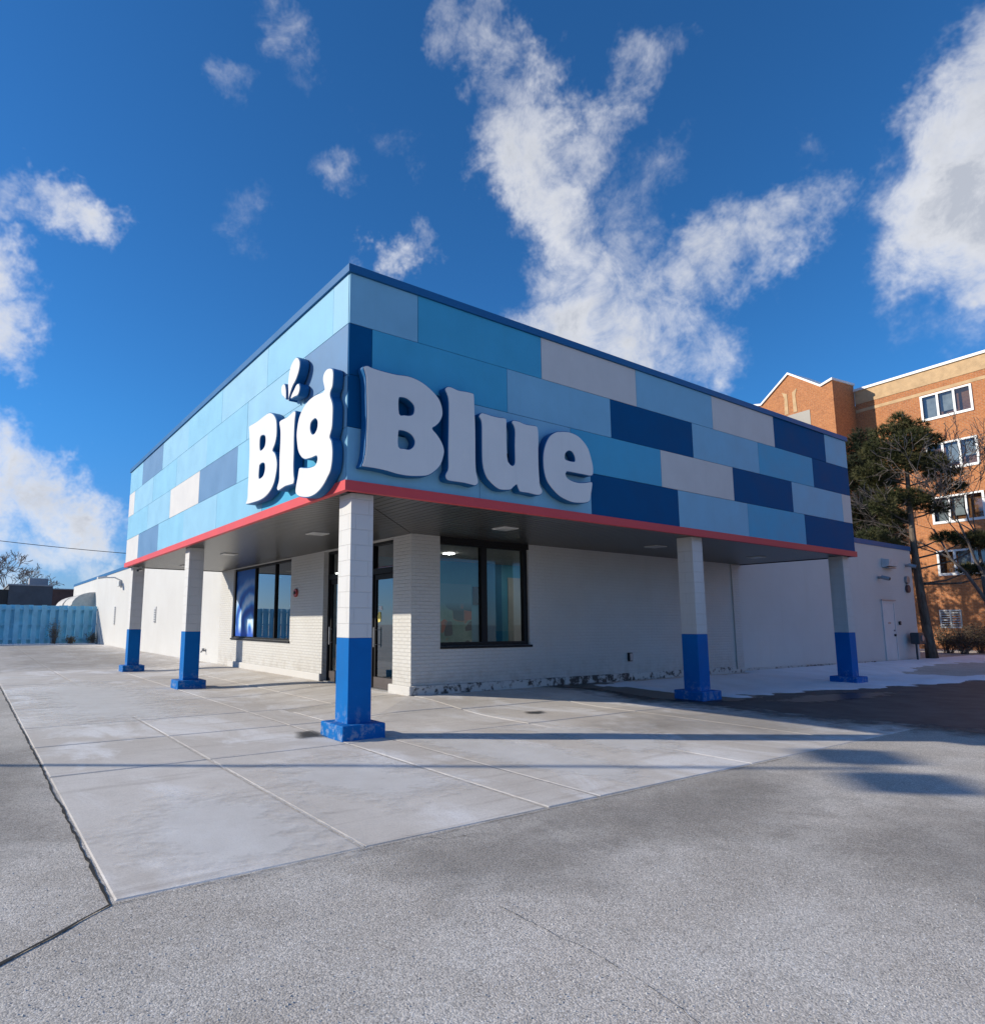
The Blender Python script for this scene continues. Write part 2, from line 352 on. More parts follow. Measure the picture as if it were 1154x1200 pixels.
for i in range(len(XR)-1):
    slab(XR[i], XR[i+1], -3.42, -.12)
    if XR[i] < 2.9: slab(XR[i], XR[i+1], -.12, 1.62); slab(XR[i], XR[i+1], 1.62, 3.28 if XR[i+1] < 2.9 else 2.90)
    else: slab(XR[i], XR[i+1], -.12, 1.45); slab(XR[i], XR[i+1], 1.45, 2.88)
# filled joints (pale sealant) and cracks
SEAL = simple('pale_joint_sealant', (.70,.66,.61), .8, var=.25, scale=9); CRACK = simple('crack_shadow', (.018,.017,.016), .95)
def ribbon(name, pts, w, m, jag, z=.004, seed=1, parent=None, step=.07):
    r = random.Random(seed); P = []
    for a, b in zip(pts, pts[1:]):
        a, b = Vector((*a,0)), Vector((*b,0)); n = max(1, int((b-a).length/step))
        P += [a+(b-a)*k/n for k in range(n)]
    P.append(Vector((*pts[-1],0))); s = MB(); L = []; o = 0.0
    for k, p in enumerate(P):
        t = (P[min(k+1,len(P)-1)]-P[max(k-1,0)]).normalized(); nr = Vector((-t.y, t.x, 0)); o = o*.75 + r.uniform(-jag, jag); ww = w*r.uniform(.35, 1.25)
        q = p+nr*o; L.append((q+nr*ww/2, q-nr*ww/2))
    for a, b in zip(L, L[1:]): s.quad(*[(v.x, v.y, hgt(v.x,v.y)+z) for v in (a[0], a[1], b[1], b[0])])
    return s.build(name, m, parent, fix=False)
ribbon('joint_sealant', [(-1.62,-3.4),(-1.62,5.5),(-1.60,12.9)], .011, SEAL, .003, .0088, 3, pave)
ribbon('joint_sealant', [(.02,-3.4),(.02,-.15)], .009, SEAL, .003, .0088, 4, pave); ribbon('joint_sealant', [(.02,.9),(.02,3.2)], .007, SEAL, .003, .0088, 5, pave)
ribbon('joint_sealant', [(.62,-3.4),(.62,-.15)], .011, SEAL, .003, .0088, 6, pave)
cr1 = ribbon('crack', [(-3.112,13.0),(-3.112,-3.44)], .020, CRACK, .006, .0045, 11, pave)
cr2 = ribbon('crack', [(-3.112,-3.44),(-3.20,-3.50),(-3.33,-3.63),(-3.45,-3.71),(-3.62,-3.86),(-4.0,-4.05),(-5.2,-4.3)], .020, CRACK, .011, .005, 12, pave)
ribbon('crack', [(-3.11,-3.445),(-2.2,-3.44),(-1.0,-3.45),(.8,-3.44),(3.6,-3.45)], .005, CRACK, .006, .0046, 13, pave)
def gpt(u, v, z=0.0):
    d = ray(u, v); t = (z-CAM.z)/d.z; p = CAM+d*t; return (p.x, p.y)
ribbon('crack', [gpt(*p) for p in ((585,1062),(640,1090),(680,1110),(735,1140),(790,1178),(830,1210))], .0030, CRACK, .008, .0047, 14, pave, .03)
ribbon('crack', [gpt(*p) for p in ((470,980),(520,985),(560,978),(578,978))], .004, CRACK, .012, .0047, 15, pave, .05)
# loose grit on the asphalt
s = MB(); r = random.Random(3)
for k in range(900):
    u, v = r.uniform(0, 1154), 1010+190*r.random()**.8; p = gpt(u, v)
    if -3.1 < p[0] and p[1] > -3.42: continue
    e = r.uniform(.0022, .0055); c = Vector((p[0], p[1], hgt(*p)+e*.4)); an = r.uniform(0, 6.28); pts = []
    for q in range(5): pts.append(c+Vector((math.cos(an+q*1.257)*e*r.uniform(.7,1.3), math.sin(an+q*1.257)*e*r.uniform(.7,1.3), -e*.4)))
    top = c+Vector((r.uniform(-.3,.3)*e, r.uniform(-.3,.3)*e, e*.8)); i = len(s.v); s.v += [tuple(q) for q in pts]+[tuple(top)]
    s.f += [(i+q, i+(q+1)%5, i+5) for q in range(5)]
kind(s.build('loose_grit', simple('pale_grit', (.46,.45,.43), .8, var=.5, scale=60)), 'stuff')['label'] = 'loose pale grit scattered on the grey asphalt'

# wet stains, painted shade and snow on the shaded side
def wet_m():
    k = Mat('wet_pavement', .35, (.05,.047,.043), .4); n = k.noise(6, 6, .65); k.col(k.mix(k.ramp(n,.35,.65), (.035,.033,.030), (.085,.078,.07))); k.rough(k.ramp(n,.3,.7,.25,.7)); k.bump(k.noise(80,3,.6), .3, .003); return k.m
WET = wet_m()
def damp_m():
    k = Mat('damp_pavement', .6, (.1,.1,.1), .3); n = k.noise(2.2, 7, .66); n2 = k.noise(90, 3, .6); c = k.mix(k.ramp(n,.35,.66), (.085,.080,.073), (.20,.19,.175)); c = k.mix(k.ramp(n2,.45,.65,0,.4), c, (.05,.047,.043)); k.col(c); k.rough(k.ramp(n,.3,.7,.45,.85)); k.bump(n2, .4, .004); return k.m
DAMP = damp_m()
def patch(name, pts, m, z, seed, rag=.06, sub=9):
    """irregular stain laid over the pavement as a fine grid clipped to a ragged outline"""
    r = random.Random(seed); P = []; n = len(pts)
    for i in range(n):
        p0, p1, p2, p3 = (Vector((*pts[(i+j-1)%n],0)) for j in range(4))
        for q in range(sub):
            t = q/sub; v = .5*((2*p1)+(p2-p0)*t+(2*p0-5*p1+4*p2-p3)*t*t+(3*p1-p0-3*p2+p3)*t**3)
            P.append(v+Vector((r.uniform(-rag,rag), r.uniform(-rag,rag), 0)))
    bm = bmesh.new(); vs_ = [bm.verts.new((v.x, v.y, 0)) for v in P]; ed = [bm.edges.new((vs_[i], vs_[(i+1)%len(vs_)])) for i in range(len(vs_))]
    bmesh.ops.triangle_fill(bm, edges=ed, use_beauty=True)
    for q in range(4):
        le = [e for e in bm.edges if e.calc_length() > .7]
        if le: bmesh.ops.subdivide_edges(bm, edges=le, cuts=1); bmesh.ops.triangulate(bm, faces=bm.faces)
    for v in bm.verts: v.co.z = hgt(v.co.x, v.co.y)+z
    for f in bm.faces:
        f.normal_update()
        if f.normal.z < 0: f.normal_flip()
    me = bpy.data.meshes.new(name); bm.to_mesh(me); bm.free(); me.materials.append(m); o = bpy.data.objects.new(name, me); C.objects.link(o); return o
def stain(pts, m, z, seed, lab, rag=.06): o = kind(patch('wet_stain', pts, m, z, seed, rag), 'stuff'); o['label'] = lab
def blotch_m(name, c1, c2, rough, amount, scale, mixsoft=.5):
    """a stain or painted shade that thins out towards its edge: vertex weight 'wet' against noise drives how much of the slab shows"""
    k = Mat(name, rough, c1, .3); n = k.noise(scale, 7, .66); n2 = k.noise(90, 3, .6); c = k.mix(k.ramp(n,.35,.66), c1, c2); c = k.mix(k.ramp(n2,.48,.66,0,.35), c, tuple(x*.55 for x in c1)); k.col(c); k.bump(n2, .4, .004)
    at = k.nd('ShaderNodeAttribute'); at.attribute_name = 'wet'; f = k.math('ADD', at.outputs['Fac'], k.math('MULTIPLY', k.math('SUBTRACT', k.noise(scale*1.3, 7, .68), .5), 1.5))
    a = k.ramp(f, .5-mixsoft*.5, .5+mixsoft*.5, 0, amount); tr = k.nd('ShaderNodeBsdfTransparent'); mx = k.nd('ShaderNodeMixShader'); k.put(mx.inputs[0], a); k.l.new(tr.outputs[0], mx.inputs[1]); k.l.new(k.b.outputs[0], mx.inputs[2])
    k.l.new(mx.outputs[0], k.n['Material Output'].inputs['Surface']); return k.m
def inside(p, poly):
    c = False; n = len(poly); best = 1e9
    for i in range(n):
        a, b = poly[i], poly[(i+1)%n]
        if (a[1] > p[1]) != (b[1] > p[1]) and p[0] < (b[0]-a[0])*(p[1]-a[1])/(b[1]-a[1])+a[0]: c = not c
        dx, dy = b[0]-a[0], b[1]-a[1]; t = max(0, min(1, ((p[0]-a[0])*dx+(p[1]-a[1])*dy)/(dx*dx+dy*dy))); best = min(best, math.hypot(p[0]-a[0]-dx*t, p[1]-a[1]-dy*t))
    return best if c else -best
def blotch(pts, m, z, lab, soft=.5, step=.25):
    xs = [p[0] for p in pts]; ys = [p[1] for p in pts]; x0, x1, y0, y1 = min(xs)-soft, max(xs)+soft, min(ys)-soft, min(max(ys)+soft, 2.88 if max(xs) > 2.9 else 99); nx_, ny_ = int((x1-x0)/step)+2, int((y1-y0)/step)+2
    s = MB(); wt = []
    for j in range(ny_):
        for i in range(nx_):
            x, y = x0+(x1-x0)*i/(nx_-1), y0+(y1-y0)*j/(ny_-1); s.v.append((x, y, hgt(x,y)+z)); wt.append(max(0, min(1, .5+.5*inside((x,y), pts)/soft)))
    s.f = [(j*nx_+i, j*nx_+i+1, (j+1)*nx_+i+1, (j+1)*nx_+i) for j in range(ny_-1) for i in range(nx_-1) if max(wt[j*nx_+i], wt[j*nx_+i+1], wt[(j+1)*nx_+i], wt[(j+1)*nx_+i+1]) > 0]
    o = s.build('pavement_stain_shade', m, None, fix=False); at = o.data.attributes.new('wet', 'FLOAT', 'POINT')  # 'wet' weighs the real stains and the painted shade alike
    at.data.foreach_set('value', wt); kind(o, 'stuff')['label'] = lab; return o
DAMP_SHADE = blotch_m('damp_shade_fading', (.050,.051,.053), (.12,.12,.12), .6, .9, 1.6, .6)  # damp tone, also used for the shade painted beside the snow
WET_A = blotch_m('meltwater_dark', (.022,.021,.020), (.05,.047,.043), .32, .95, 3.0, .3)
SALT_A = blotch_m('dried_salt_film', (.88,.855,.82), (.78,.75,.71), .9, .60, 3.4, .55)
OIL_A = blotch_m('dry_asphalt_stain', (.22,.205,.185), (.36,.33,.295), .85, .34, 2.4, .9)
blotch([(6.7,2.8),(6.9,.3),(6.9,-2.6),(7.6,-4.6),(9.5,-6.3),(14,-7.6),(20,-8.2),(27,-7.0),(29,-3.5),(20,-1.1),(14,-.3),(10,.4),(8.6,1.8)], DAMP_SHADE, .0125, 'broad dark patch of painted shade and damp on the pavement by the snow', .9, .3)  # damp ground plus building shade deepened by a dark sheet
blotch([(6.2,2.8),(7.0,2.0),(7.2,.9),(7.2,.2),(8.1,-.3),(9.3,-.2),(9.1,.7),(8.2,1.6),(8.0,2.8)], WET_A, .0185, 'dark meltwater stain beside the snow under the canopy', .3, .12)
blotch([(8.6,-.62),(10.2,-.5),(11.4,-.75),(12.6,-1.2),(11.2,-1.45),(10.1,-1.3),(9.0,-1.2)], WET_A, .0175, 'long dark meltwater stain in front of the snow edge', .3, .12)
blotch([(3.62,.60),(3.78,.52),(3.95,.58),(4.0,.70),(3.8,.77),(3.65,.72)], DAMP_SHADE, .0150, 'small dark wet stain on the sunlit concrete', .09, .03)
blotch([(-.30,.55),(.0,.48),(.05,.95),(-.15,.95)], DAMP_SHADE, .0155, 'dark stain behind the plinth of the corner column', .12, .04)
blotch([(.75,-.15),(1.5,-.45),(1.9,-1.6),(1.7,-2.9),(1.2,-3.25),(.85,-2.2)], SALT_A, .0130, 'white salt film right of the corner column joint', .22, .08)
blotch([(2.2,-.2),(3.2,-.7),(3.6,-1.8),(2.9,-2.6),(2.3,-2.2),(2.6,-1.2)], SALT_A, .0135, 'streaky white salt film in the middle of the concrete apron', .25, .08)
blotch([(-2.6,-3.3),(-1.8,-3.3),(-1.7,-2.0),(-2.3,-1.4),(-2.9,-2.3)], SALT_A, .0130, 'pale salt film on the nearest concrete slab', .4, .1)
blotch([(-.9,-2.6),(-.1,-2.4),(-.2,-.9),(-1.1,-.7),(-1.4,-1.6)], SALT_A, .0132, 'pale salt film left of the corner column', .4, .1)
blotch([(-2.6,3.5),(-1.0,3.4),(-.6,7.5),(-1.4,11),(-2.7,9)], SALT_A, .0132, 'broad pale salt film along the left side pavement', .8, .2)
blotch([(-2.9,16),(1.5,15.5),(2.6,24),(1.0,35),(-2.8,36)], OIL_A, .0132, 'brownish dirt stain at the far end of the pavement', 1.2, .4)
blotch([(3.4,-1.2),(5.6,-.2),(6.6,-1.4),(6.4,-3.0),(4.9,-2.7)], OIL_A, .0142, 'rusty brown drain stain across the concrete apron', .6, .12)
blotch([(-.3,-3.5),(1.4,-3.52),(2.6,-3.55),(2.2,-4.3),(.9,-4.6),(-.2,-4.2)], OIL_A, .0040, 'grey worn asphalt along the edge of the concrete', .35, .1)
blotch([(-1.6,-3.5),(-.5,-3.52),(-.3,-4.2),(-.9,-4.6),(-1.6,-4.3)], OIL_A, .0042, 'small grey worn asphalt patch below the nearest slab', .3, .08)
blotch([(1.0,-5.0),(2.6,-5.2),(3.0,-6.6),(1.8,-7.0),(.8,-6.0)], OIL_A, .0042, 'faint dark tyre-worn patch on the asphalt at right', .5, .12)
blotch([(-4.6,-3.2),(-3.2,-2.0),(-3.15,1.5),(-4.6,2.0)], OIL_A, .0042, 'dark worn strip of asphalt left of the concrete edge', .35, .1)
def snow_m():
    k = Mat('packed_snow', .7, (.8,.82,.86), .3); n = k.noise(1.2, 5, .6); k.col(k.mix(k.ramp(n,.4,.75,0,.5), (.84,.86,.90), (.62,.62,.62)))
    k.bump(k.math('ADD', k.noise(4,5,.6), k.math('MULTIPLY', k.noise(30,4,.6), .3)), .6, .03); return k.m
SNOW = snow_m()
FE = [(7.0,2.7),(7.6,1.9),(8.2,.9),(8.6,-.25),(9.6,-.35),(10.6,-.30),(12.2,-.72),(14.0,-.92),(16,-1.25),(17.3,-1.45),(20,-1.7),(24,-2.0),(30,-2.4),(40,-2.5)]
def front(x):
    for (a, b), (c, d) in zip(FE, FE[1:]):
        if a <= x <= c: return b+(d-b)*(x-a)/(c-a)
    return 3.0
s = MB(); xs = [6.8+.12*i for i in range(212)]; ys = [-3.0+.12*j for j in range(50)]
for y in ys:
    for x in xs:
        nz = mnoise.fractal(Vector((x*1.3, y*1.3, 2.2)), .9, 2.0, 4)*.35; e = (y-front(x))*.9+nz*1.1
        bare = 1-math.hypot((x-25.0)/5.2, (y-.35)/1.25)+nz*.7; e = min(e, -bare*1.6)
        strip = (2.70-y)*2.5+nz*1.2                       # thin bare strip at the foot of the wall
        if x < 14: e = min(e, strip)
        hh = -.03+.075*sstep((e+.12)/.75)+.016*mnoise.noise(Vector((x*2.1,y*2.1,5)))*sstep(e/.6)+.05*sstep(1-math.hypot((x-16.4)/1.3,(y+.75)/.4))
        s.v.append((x, min(y, 2.93), hgt(x,y)+hh))
w = len(xs); s.f = [(j*w+i, j*w+i+1, (j+1)*w+i+1, (j+1)*w+i) for j in range(len(ys)-1) for i in range(w-1)]
o = kind(s.build('snow', SNOW, smooth=True, fix=False), 'stuff'); o['label'] = 'thin packed snow lying along the shaded side of the shop'

# ------------------------------------------------------------------ the shop
shop = tag(empty('shop_building'), 'single storey white painted brick shop with patchwork blue canopy fascia on columns', 'shop')
def grid_solid(us, vs, solid, axis, a0, a1):
    """wall slab with openings: cells of a grid, only outer faces"""
    s = MB()
    def P(u, v, a): return (a,u,v) if axis == 'x' else (u,a,v)
    def ok(i, j): return 0 <= i < len(us)-1 and 0 <= j < len(vs)-1 and solid((us[i]+us[i+1])/2, (vs[j]+vs[j+1])/2)
    for i in range(len(us)-1):
        for j in range(len(vs)-1):
            if not ok(i, j): continue
            u0, u1, v0, v1 = us[i], us[i+1], vs[j], vs[j+1]
            s.quad(P(u0,v0,a0),P(u1,v0,a0),P(u1,v1,a0),P(u0,v1,a0)); s.quad(P(u0,v0,a1),P(u0,v1,a1),P(u1,v1,a1),P(u1,v0,a1))
            if not ok(i-1,j): s.quad(P(u0,v0,a0),P(u0,v1,a0),P(u0,v1,a1),P(u0,v0,a1))
            if not ok(i+1,j): s.quad(P(u1,v0,a0),P(u1,v0,a1),P(u1,v1,a1),P(u1,v1,a0))
            if not ok(i,j-1): s.quad(P(u0,v0,a0),P(u0,v0,a1),P(u1,v0,a1),P(u1,v0,a0))
            if not ok(i,j+1): s.quad(P(u0,v1,a0),P(u1,v1,a0),P(u1,v1,a1),P(u0,v1,a1))
    bm = bmesh.new(); vs_ = [bm.verts.new(v) for v in s.v]
    for f in s.f: bm.faces.new([vs_[k] for k in f])
    bmesh.ops.remove_doubles(bm, verts=bm.verts, dist=1e-5); bmesh.ops.recalc_face_normals(bm, faces=bm.faces); s.v = [tuple(v.co) for v in bm.verts]; bm.verts.index_update(); s.f = [tuple(v.index for v in f.verts) for f in bm.faces]; bm.free()
    return s
YE, XE, RZ = 51.7, 26.4, 4.30
WL = (8.57, 13.05, .98, 3.10); DO = (3.61, 6.68, .12, 3.10); WR = (3.64, 5.98, 1.0, 3.07)
grid_solid([D,DO[0],DO[1],WL[0],WL[1],14.3], [-.3,.12,.98,3.10,3.9], lambda u,v: not ((WL[0]<u<WL[1] and WL[2]<v<WL[3]) or (DO[0]<u<DO[1] and DO[2]<v<DO[3])), 'x', D, D+.2).build('wall', WBRICK, shop)
grid_solid([14.3,YE],[-.3,RZ],lambda u,v:True,'x',D,D+.2).build('wall', WREND, shop)
grid_solid([D+.2,WR[0],WR[1],13.9], [-.3,WR[2],WR[3],3.9], lambda u,v: not (WR[0]<u<WR[1] and WR[2]<v<WR[3]), 'y', D, D+.2).build('wall', WBRICK, shop)
grid_solid([13.9,XE],[-.3,RZ],lambda u,v:True,'y',D,D+.2).build('wall', WREND, shop)
box('wall', WREND, shop, XE-.2, XE, D+.2, YE, -.3, RZ); box('wall', WREND, shop, D+.2, XE-.2, YE-.2, YE, -.3, RZ)
box('pilaster', WBRICK, shop, 13.72, 14.06, D-.035, D-.002, .0, 3.09)
box('roof', simple('roof_membrane', (.25,.25,.26), .8), shop, D+.2, XE-.2, D+.2, YE-.2, RZ-.25, RZ-.1)
rt = MB(); rt.box(D-.03,D+.23, 14.3,YE+.03, RZ,RZ+.17); rt.box(14.3,XE+.03, D-.03,D+.23, RZ,RZ+.17); rt.box(XE-.23,XE+.03, D+.23,YE-.23, RZ,RZ+.17); rt.box(D+.23,XE+.03, YE-.23,YE+.03, RZ,RZ+.17)
rt.build('roof_trim', COPE, shop)
def curb(x0,x1,y0,y1): return box('base_curb', CURB, shop, x0,x1,y0,y1,-.05,.29, .022)
curb(D-.07,D-.002,D-.07,DO[0]+.05); curb(D-.07,D-.002,DO[1]-.02,13.15)
curb(D,13.6,D-.07,D-.002)
for k in range(8): box('base_curb', CURB, shop, 13.6+k*1.1+.01, 13.6+(k+1)*1.1, D-.05, D-.002, -.05, .22-.005*k, .02)
# canopy: backing, panels, trim, coping
fas = box('fascia', BACKING, shop, .022, LEN-.02, .022, LEN-.02, H+.045, 6.05)
ROWZ = [H+.133+.706*i for i in range(5)]
def panel(side, a0, a1, row, m):
    z0, z1 = ROWZ[3-row]+.004, ROWZ[4-row]-.004; j = rnd.uniform(0, .003); a0 += .004; a1 -= .004
    if side == 'L': box('panel', m, fas, 0-j, .021, a0, a1, z0, z1)
    else: box('panel', m, fas, a0, a1, 0-j, .021, z0, z1)
LW = [([0,.47,2.89,5.30,7.72,10.14,12.53,LEN],[PALE,LIGHT,PALE,LIGHT,PALE,NAVY_LIT,LIGHT]),
      ([0,1.37,3.79,6.21,8.64,11.06,13.46,LEN],[NAVY_LIT,PALE,LIGHT,PALE,LIGHT,PALE,WPAN]),
      ([0,1.84,4.25,6.65,9.10,11.53,LEN-.25,LEN],[PALE,LIGHT,NAVY_LIT,WPAN,PALE,LIGHT,LIGHT]),
      ([0,.52,2.93,5.36,7.77,10.18,12.56,LEN],[LIGHT,MED,LIGHT,PALE,LIGHT,NAVY_LIT,WPAN])]
RW = [([0,1.09,3.51,5.91,8.33,10.73,13.12,LEN],[LIGHT,MED,WPAN,LIGHT,WPAN,NAVY,LIGHT]),
      ([0,.35,2.76,5.17,7.59,10.0,12.40,LEN],[NAVY,MED,LIGHT,NAVY,LIGHT,MED,NAVY]),
      ([0,1.74,4.14,6.54,8.94,11.34,13.78,LEN],[NAVY,LIGHT,MED,WPAN,NAVY,LIGHT,WPAN]),
      ([0,2.19,4.60,7.02,9.42,11.82,LEN],[LIGHT,LIGHT,NAVY,LIGHT,MED,NAVY])]
for row, (e, ms) in enumerate(LW):
    for k, m in enumerate(ms): panel('L', e[k] if k else .0225, e[k+1], row, m)
for row, (e, ms) in enumerate(RW):
    for k, m in enumerate(ms): panel('R', e[k], e[k+1], row, m)
tr = MB(); T = .03
tr.box(-T,.05,-T,LEN+T,H,ROWZ[0]-.002); tr.box(.05,LEN+T,-T,.05,H,ROWZ[0]-.002)
te = MB(); te.box(LEN-.05,LEN+T-.01,.05,LEN+T-.01,H+.002,ROWZ[0]-.002); te.box(.05,LEN-.05,LEN-.05,LEN+T-.01,H+.002,ROWZ[0]-.002); te.build('end_trim', FRAME, fas)
tr.build('red_trim', RED, fas)
cp = MB(); z0, z1 = ROWZ[4], ROWZ[4]+.11; Q = .035
cp.box(-Q,.25,-Q,LEN+Q,z0,z1); cp.box(.25,LEN+Q,-Q,.25,z0,z1); cp.box(LEN-.25,LEN+Q,.25,LEN+Q,z0,z1); cp.box(.25,LEN-.25,LEN-.25,LEN+Q,z0,z1); cp.build('coping', COPE, fas)
# soffit of narrow boards, mitred at the corner
sf = MB(); sf.quad((.05,.05,H+.044),(LEN-.05,.05,H+.044),(LEN-.05,D+.25,H+.044),(D+.25,D+.25,H+.044),(D+.25,LEN-.05,H+.044),(.05,LEN-.05,H+.044))
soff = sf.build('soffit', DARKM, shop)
sl = MB(); w_ = .152; k = 0
while .06+w_*(k+1) < LEN-.05:
    a0 = .06+w_*k+.008; a1 = .06+w_*(k+1)-.008; e0, e1 = min(a0-.012, D+.1), min(a1-.012, D+.1)
    if e0 > .06:
        sl.prism([(.052,a0),(e0,a0),(e1,a1),(.052,a1)], 'z', H+.018, H+.036); sl.prism([(a0,.052),(a0,e0),(a1,e1),(a1,.052)], 'z', H+.018, H+.036)
    k += 1
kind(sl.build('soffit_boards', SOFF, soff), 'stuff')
LENS = simple('light_lens', (.45,.44,.42), .3)
for (x, y) in ((1.34,8.6),(1.5,3.97),(3.94,1.41),(8.43,1.56),(1.4,12.6),(12.4,1.5)):
    s = MB(); s.box(x-.17,x+.17,y-.17,y+.17,H-.004,H+.017); f = s.build('soffit_light', WHITEM, soff, bevel=.006)
    MB().box(x-.13,x+.13,y-.13,y+.13,H-.009,H-.0045).build('lens', LENS, f)
# columns
def column(x, y):
    w_ = .335; gz = hgt(x+.17,y+.17)
    c = box('column', WBLOCK, shop, x, x+w_, y, y+w_, 1.242, H+.017, .008)
    box('painted_band', BLUE_COL, c, x-.001, x+w_+.001, y-.001, y+w_+.001, .15, 1.2415, .008)
    m = .138; MB().box(x-m,x+w_+m,y-m,y+w_+m,gz-.1,gz+.185).build('plinth', BLUE_COL, c, bevel=.02)
for x, y in ((.166,.166),(.166,7.77),(.166,13.93),(7.64,.166),(13.93,.166)): column(x, y)

# windows
def pane_x(parent, y0, y1, z0, z1, x, m=GLASS): return MB().quad((x,y0,z0),(x,y1,z0),(x,y1,z1),(x,y0,z1)) or None
def glaz(parent, axis, u0, u1, z0, z1, a, m):
    s = MB()
    if axis == 'x': s.quad((a,u0,z0),(a,u0,z1),(a,u1,z1),(a,u1,z0))
    else: s.quad((u0,a,z0),(u1,a,z0),(u1,a,z1),(u0,a,z1))
    return s.build('pane', m, parent, fix=False)
fw = .06; x = D+.05
f = MB(); f.box(x,x+.1,WL[0]+.002,WL[1]-.002,WL[2]+.001,WL[2]+.05); f.box(x,x+.1,WL[0]+.002,WL[1]-.002,3.04,3.096)
ML = [WL[0]+.03, 9.76, 11.30, WL[1]-.03]
for m_ in ML: f.box(x+.001,x+.099,m_-.028,m_+.028,WL[2]+.05,3.04)
wl_ = f.build('window', FRAME, shop); box('sill', FRAME, wl_, D-.03, D+.05, WL[0]-.02, WL[1]+.04, WL[2]-.05, WL[2]-.001)
for a, b in zip(ML, ML[1:]): glaz(wl_, 'x', a+.026, b-.026, WL[2]+.048, 3.042, x+.05, GLASS)
def wave_m():                                           # printed window film: blue breaking wave
    k = Mat('printed_wave_film', .5, (.1,.2,.6), .3); sp = k.sep(); cb = k.nd('ShaderNodeCombineXYZ')
    k.l.new(k.math('SUBTRACT', sp[1], 12.0), cb.inputs[0]); k.l.new(k.math('SUBTRACT', sp[2], 1.5), cb.inputs[1])
    nz = k.nd('ShaderNodeTexNoise'); nz.inputs['Scale'].default_value = 1.4; nz.inputs['Detail'].default_value = 2; k.l.new(cb.outputs[0], nz.inputs['Vector'])
    wd = k.nd('ShaderNodeVectorMath', operation='MULTIPLY_ADD'); k.l.new(nz.outputs['Color'], wd.inputs[0]); wd.inputs[1].default_value = (.5,.5,0); k.l.new(cb.outputs[0], wd.inputs[2])
    wv = k.nd('ShaderNodeTexWave', wave_type='RINGS', rings_direction='Z'); wv.inputs['Scale'].default_value = .55; wv.inputs['Distortion'].default_value = .6; k.l.new(wd.outputs[0], wv.inputs['Vector'])
    cr = k.nd('ShaderNodeValToRGB'); k.l.new(wv.outputs['Fac'], cr.inputs[0]); e = cr.color_ramp.elements; e[0].position = 0; e[0].color = (.01,.05,.30,1); e[1].position = 1; e[1].color = (.62,.74,.86,1)
    for p, c in ((.35,(.02,.14,.55,1)),(.55,(.10,.34,.72,1)),(.75,(.28,.50,.78,1))): q = e.new(p); q.color = c
    top = k.ramp(sp[2], 1.9, 2.9); cc = k.mix(k.math('MULTIPLY', k.ramp(sp[2], 1.35, 1.1), 1.0), cr.outputs[0], (.02,.10,.52)); k.col(k.mix(top, cc, (.01,.10,.42))); return k.m
MB().box(x+.044,x+.048,11.35,13.0,1.04,3.03).build('printed_film', wave_m(), wl_)
y = D+.05; f = MB(); f.box(WR[0]+.002,WR[1]-.002,y,y+.1,WR[2]+.001,WR[2]+.07); f.box(WR[0]+.002,WR[1]-.002,y,y+.1,2.98,WR[3]-.003)
MR = [WR[0]+.015, 4.79, WR[1]-.055]
for m_, h_ in zip(MR, (.013,.075,.053)): f.box(m_-h_,m_+h_,y+.001,y+.099,WR[2]+.07,2.98)
wr_ = f.build('window', FRAME, shop); box('sill', FRAME, wr_, WR[0]-.0, WR[1]+.05, D-.03, D+.05, WR[2]-.05, WR[2]-.001)
hd = box('window_head', FRAME, wr_, WR[0], WR[1], D-.012, D-.001, 3.0, H+.016)
for a, b, h0, h1 in ((MR[0],MR[1],.011,.073),(MR[1],MR[2],.073,.051)): glaz(wr_, 'y', a+h0, b-h1, WR[2]+.068, 2.982, y+.05, GLASS_C)
# entrance
x = D+.12; f = MB(); f.box(x,x+.12,DO[0]+.002,DO[1]-.002,2.44,2.56); f.box(x,x+.12,DO[0]+.002,DO[1]-.002,3.04,3.097)
MD = [DO[0]+.035, 4.62, 5.60, DO[1]-.04]
for m_ in MD: f.box(x+.001,x+.119,m_-.033,m_+.033,.10,2.44); f.box(x+.001,x+.119,m_-.033,m_+.033,2.56,3.04)
ent = f.build('entrance_frame', FRAME, shop)
for a, b in zip(MD, MD[1:]): glaz(ent, 'x', a+.031, b-.031, 2.558, 3.042, x+.06, GLASS)
KICK = simple('kick_plate_brown', (.075,.06,.058), .5)
for a, b in zip(MD, MD[1:]):
    a += .038; b -= .038; d_ = MB(); d_.box(x+.03,x+.085,a,a+.07,.135,2.43); d_.box(x+.03,x+.085,b-.07,b,.135,2.43); d_.box(x+.03,x+.085,a+.07,b-.07,2.33,2.43); d_.box(x+.03,x+.085,a+.07,b-.07,.135,.36)
    dr = d_.build('entrance_door', FRAME, shop); glaz(dr, 'x', a+.068, b-.068, .358, 2.332, x+.058, GLASS); box('kick_plate', KICK, dr, x+.024, x+.029, a+.01, b-.01, .14, .35)
    h_ = MB(); h_.tube([(x-.03,b-.10,.95),(x-.03,b-.10,1.35)], .014, 8); h_.tube([(x-.03,b-.10,1.0),(x+.035,b-.10,1.0)], .008, 6); h_.tube([(x-.03,b-.10,1.3),(x+.035,b-.10,1.3)], .008, 6); h_.build('door_handle', GREYM, dr)
box('threshold', GREYM, ent, D+.02, D+.28, DO[0]+.01, DO[1]-.01, .118, .134)
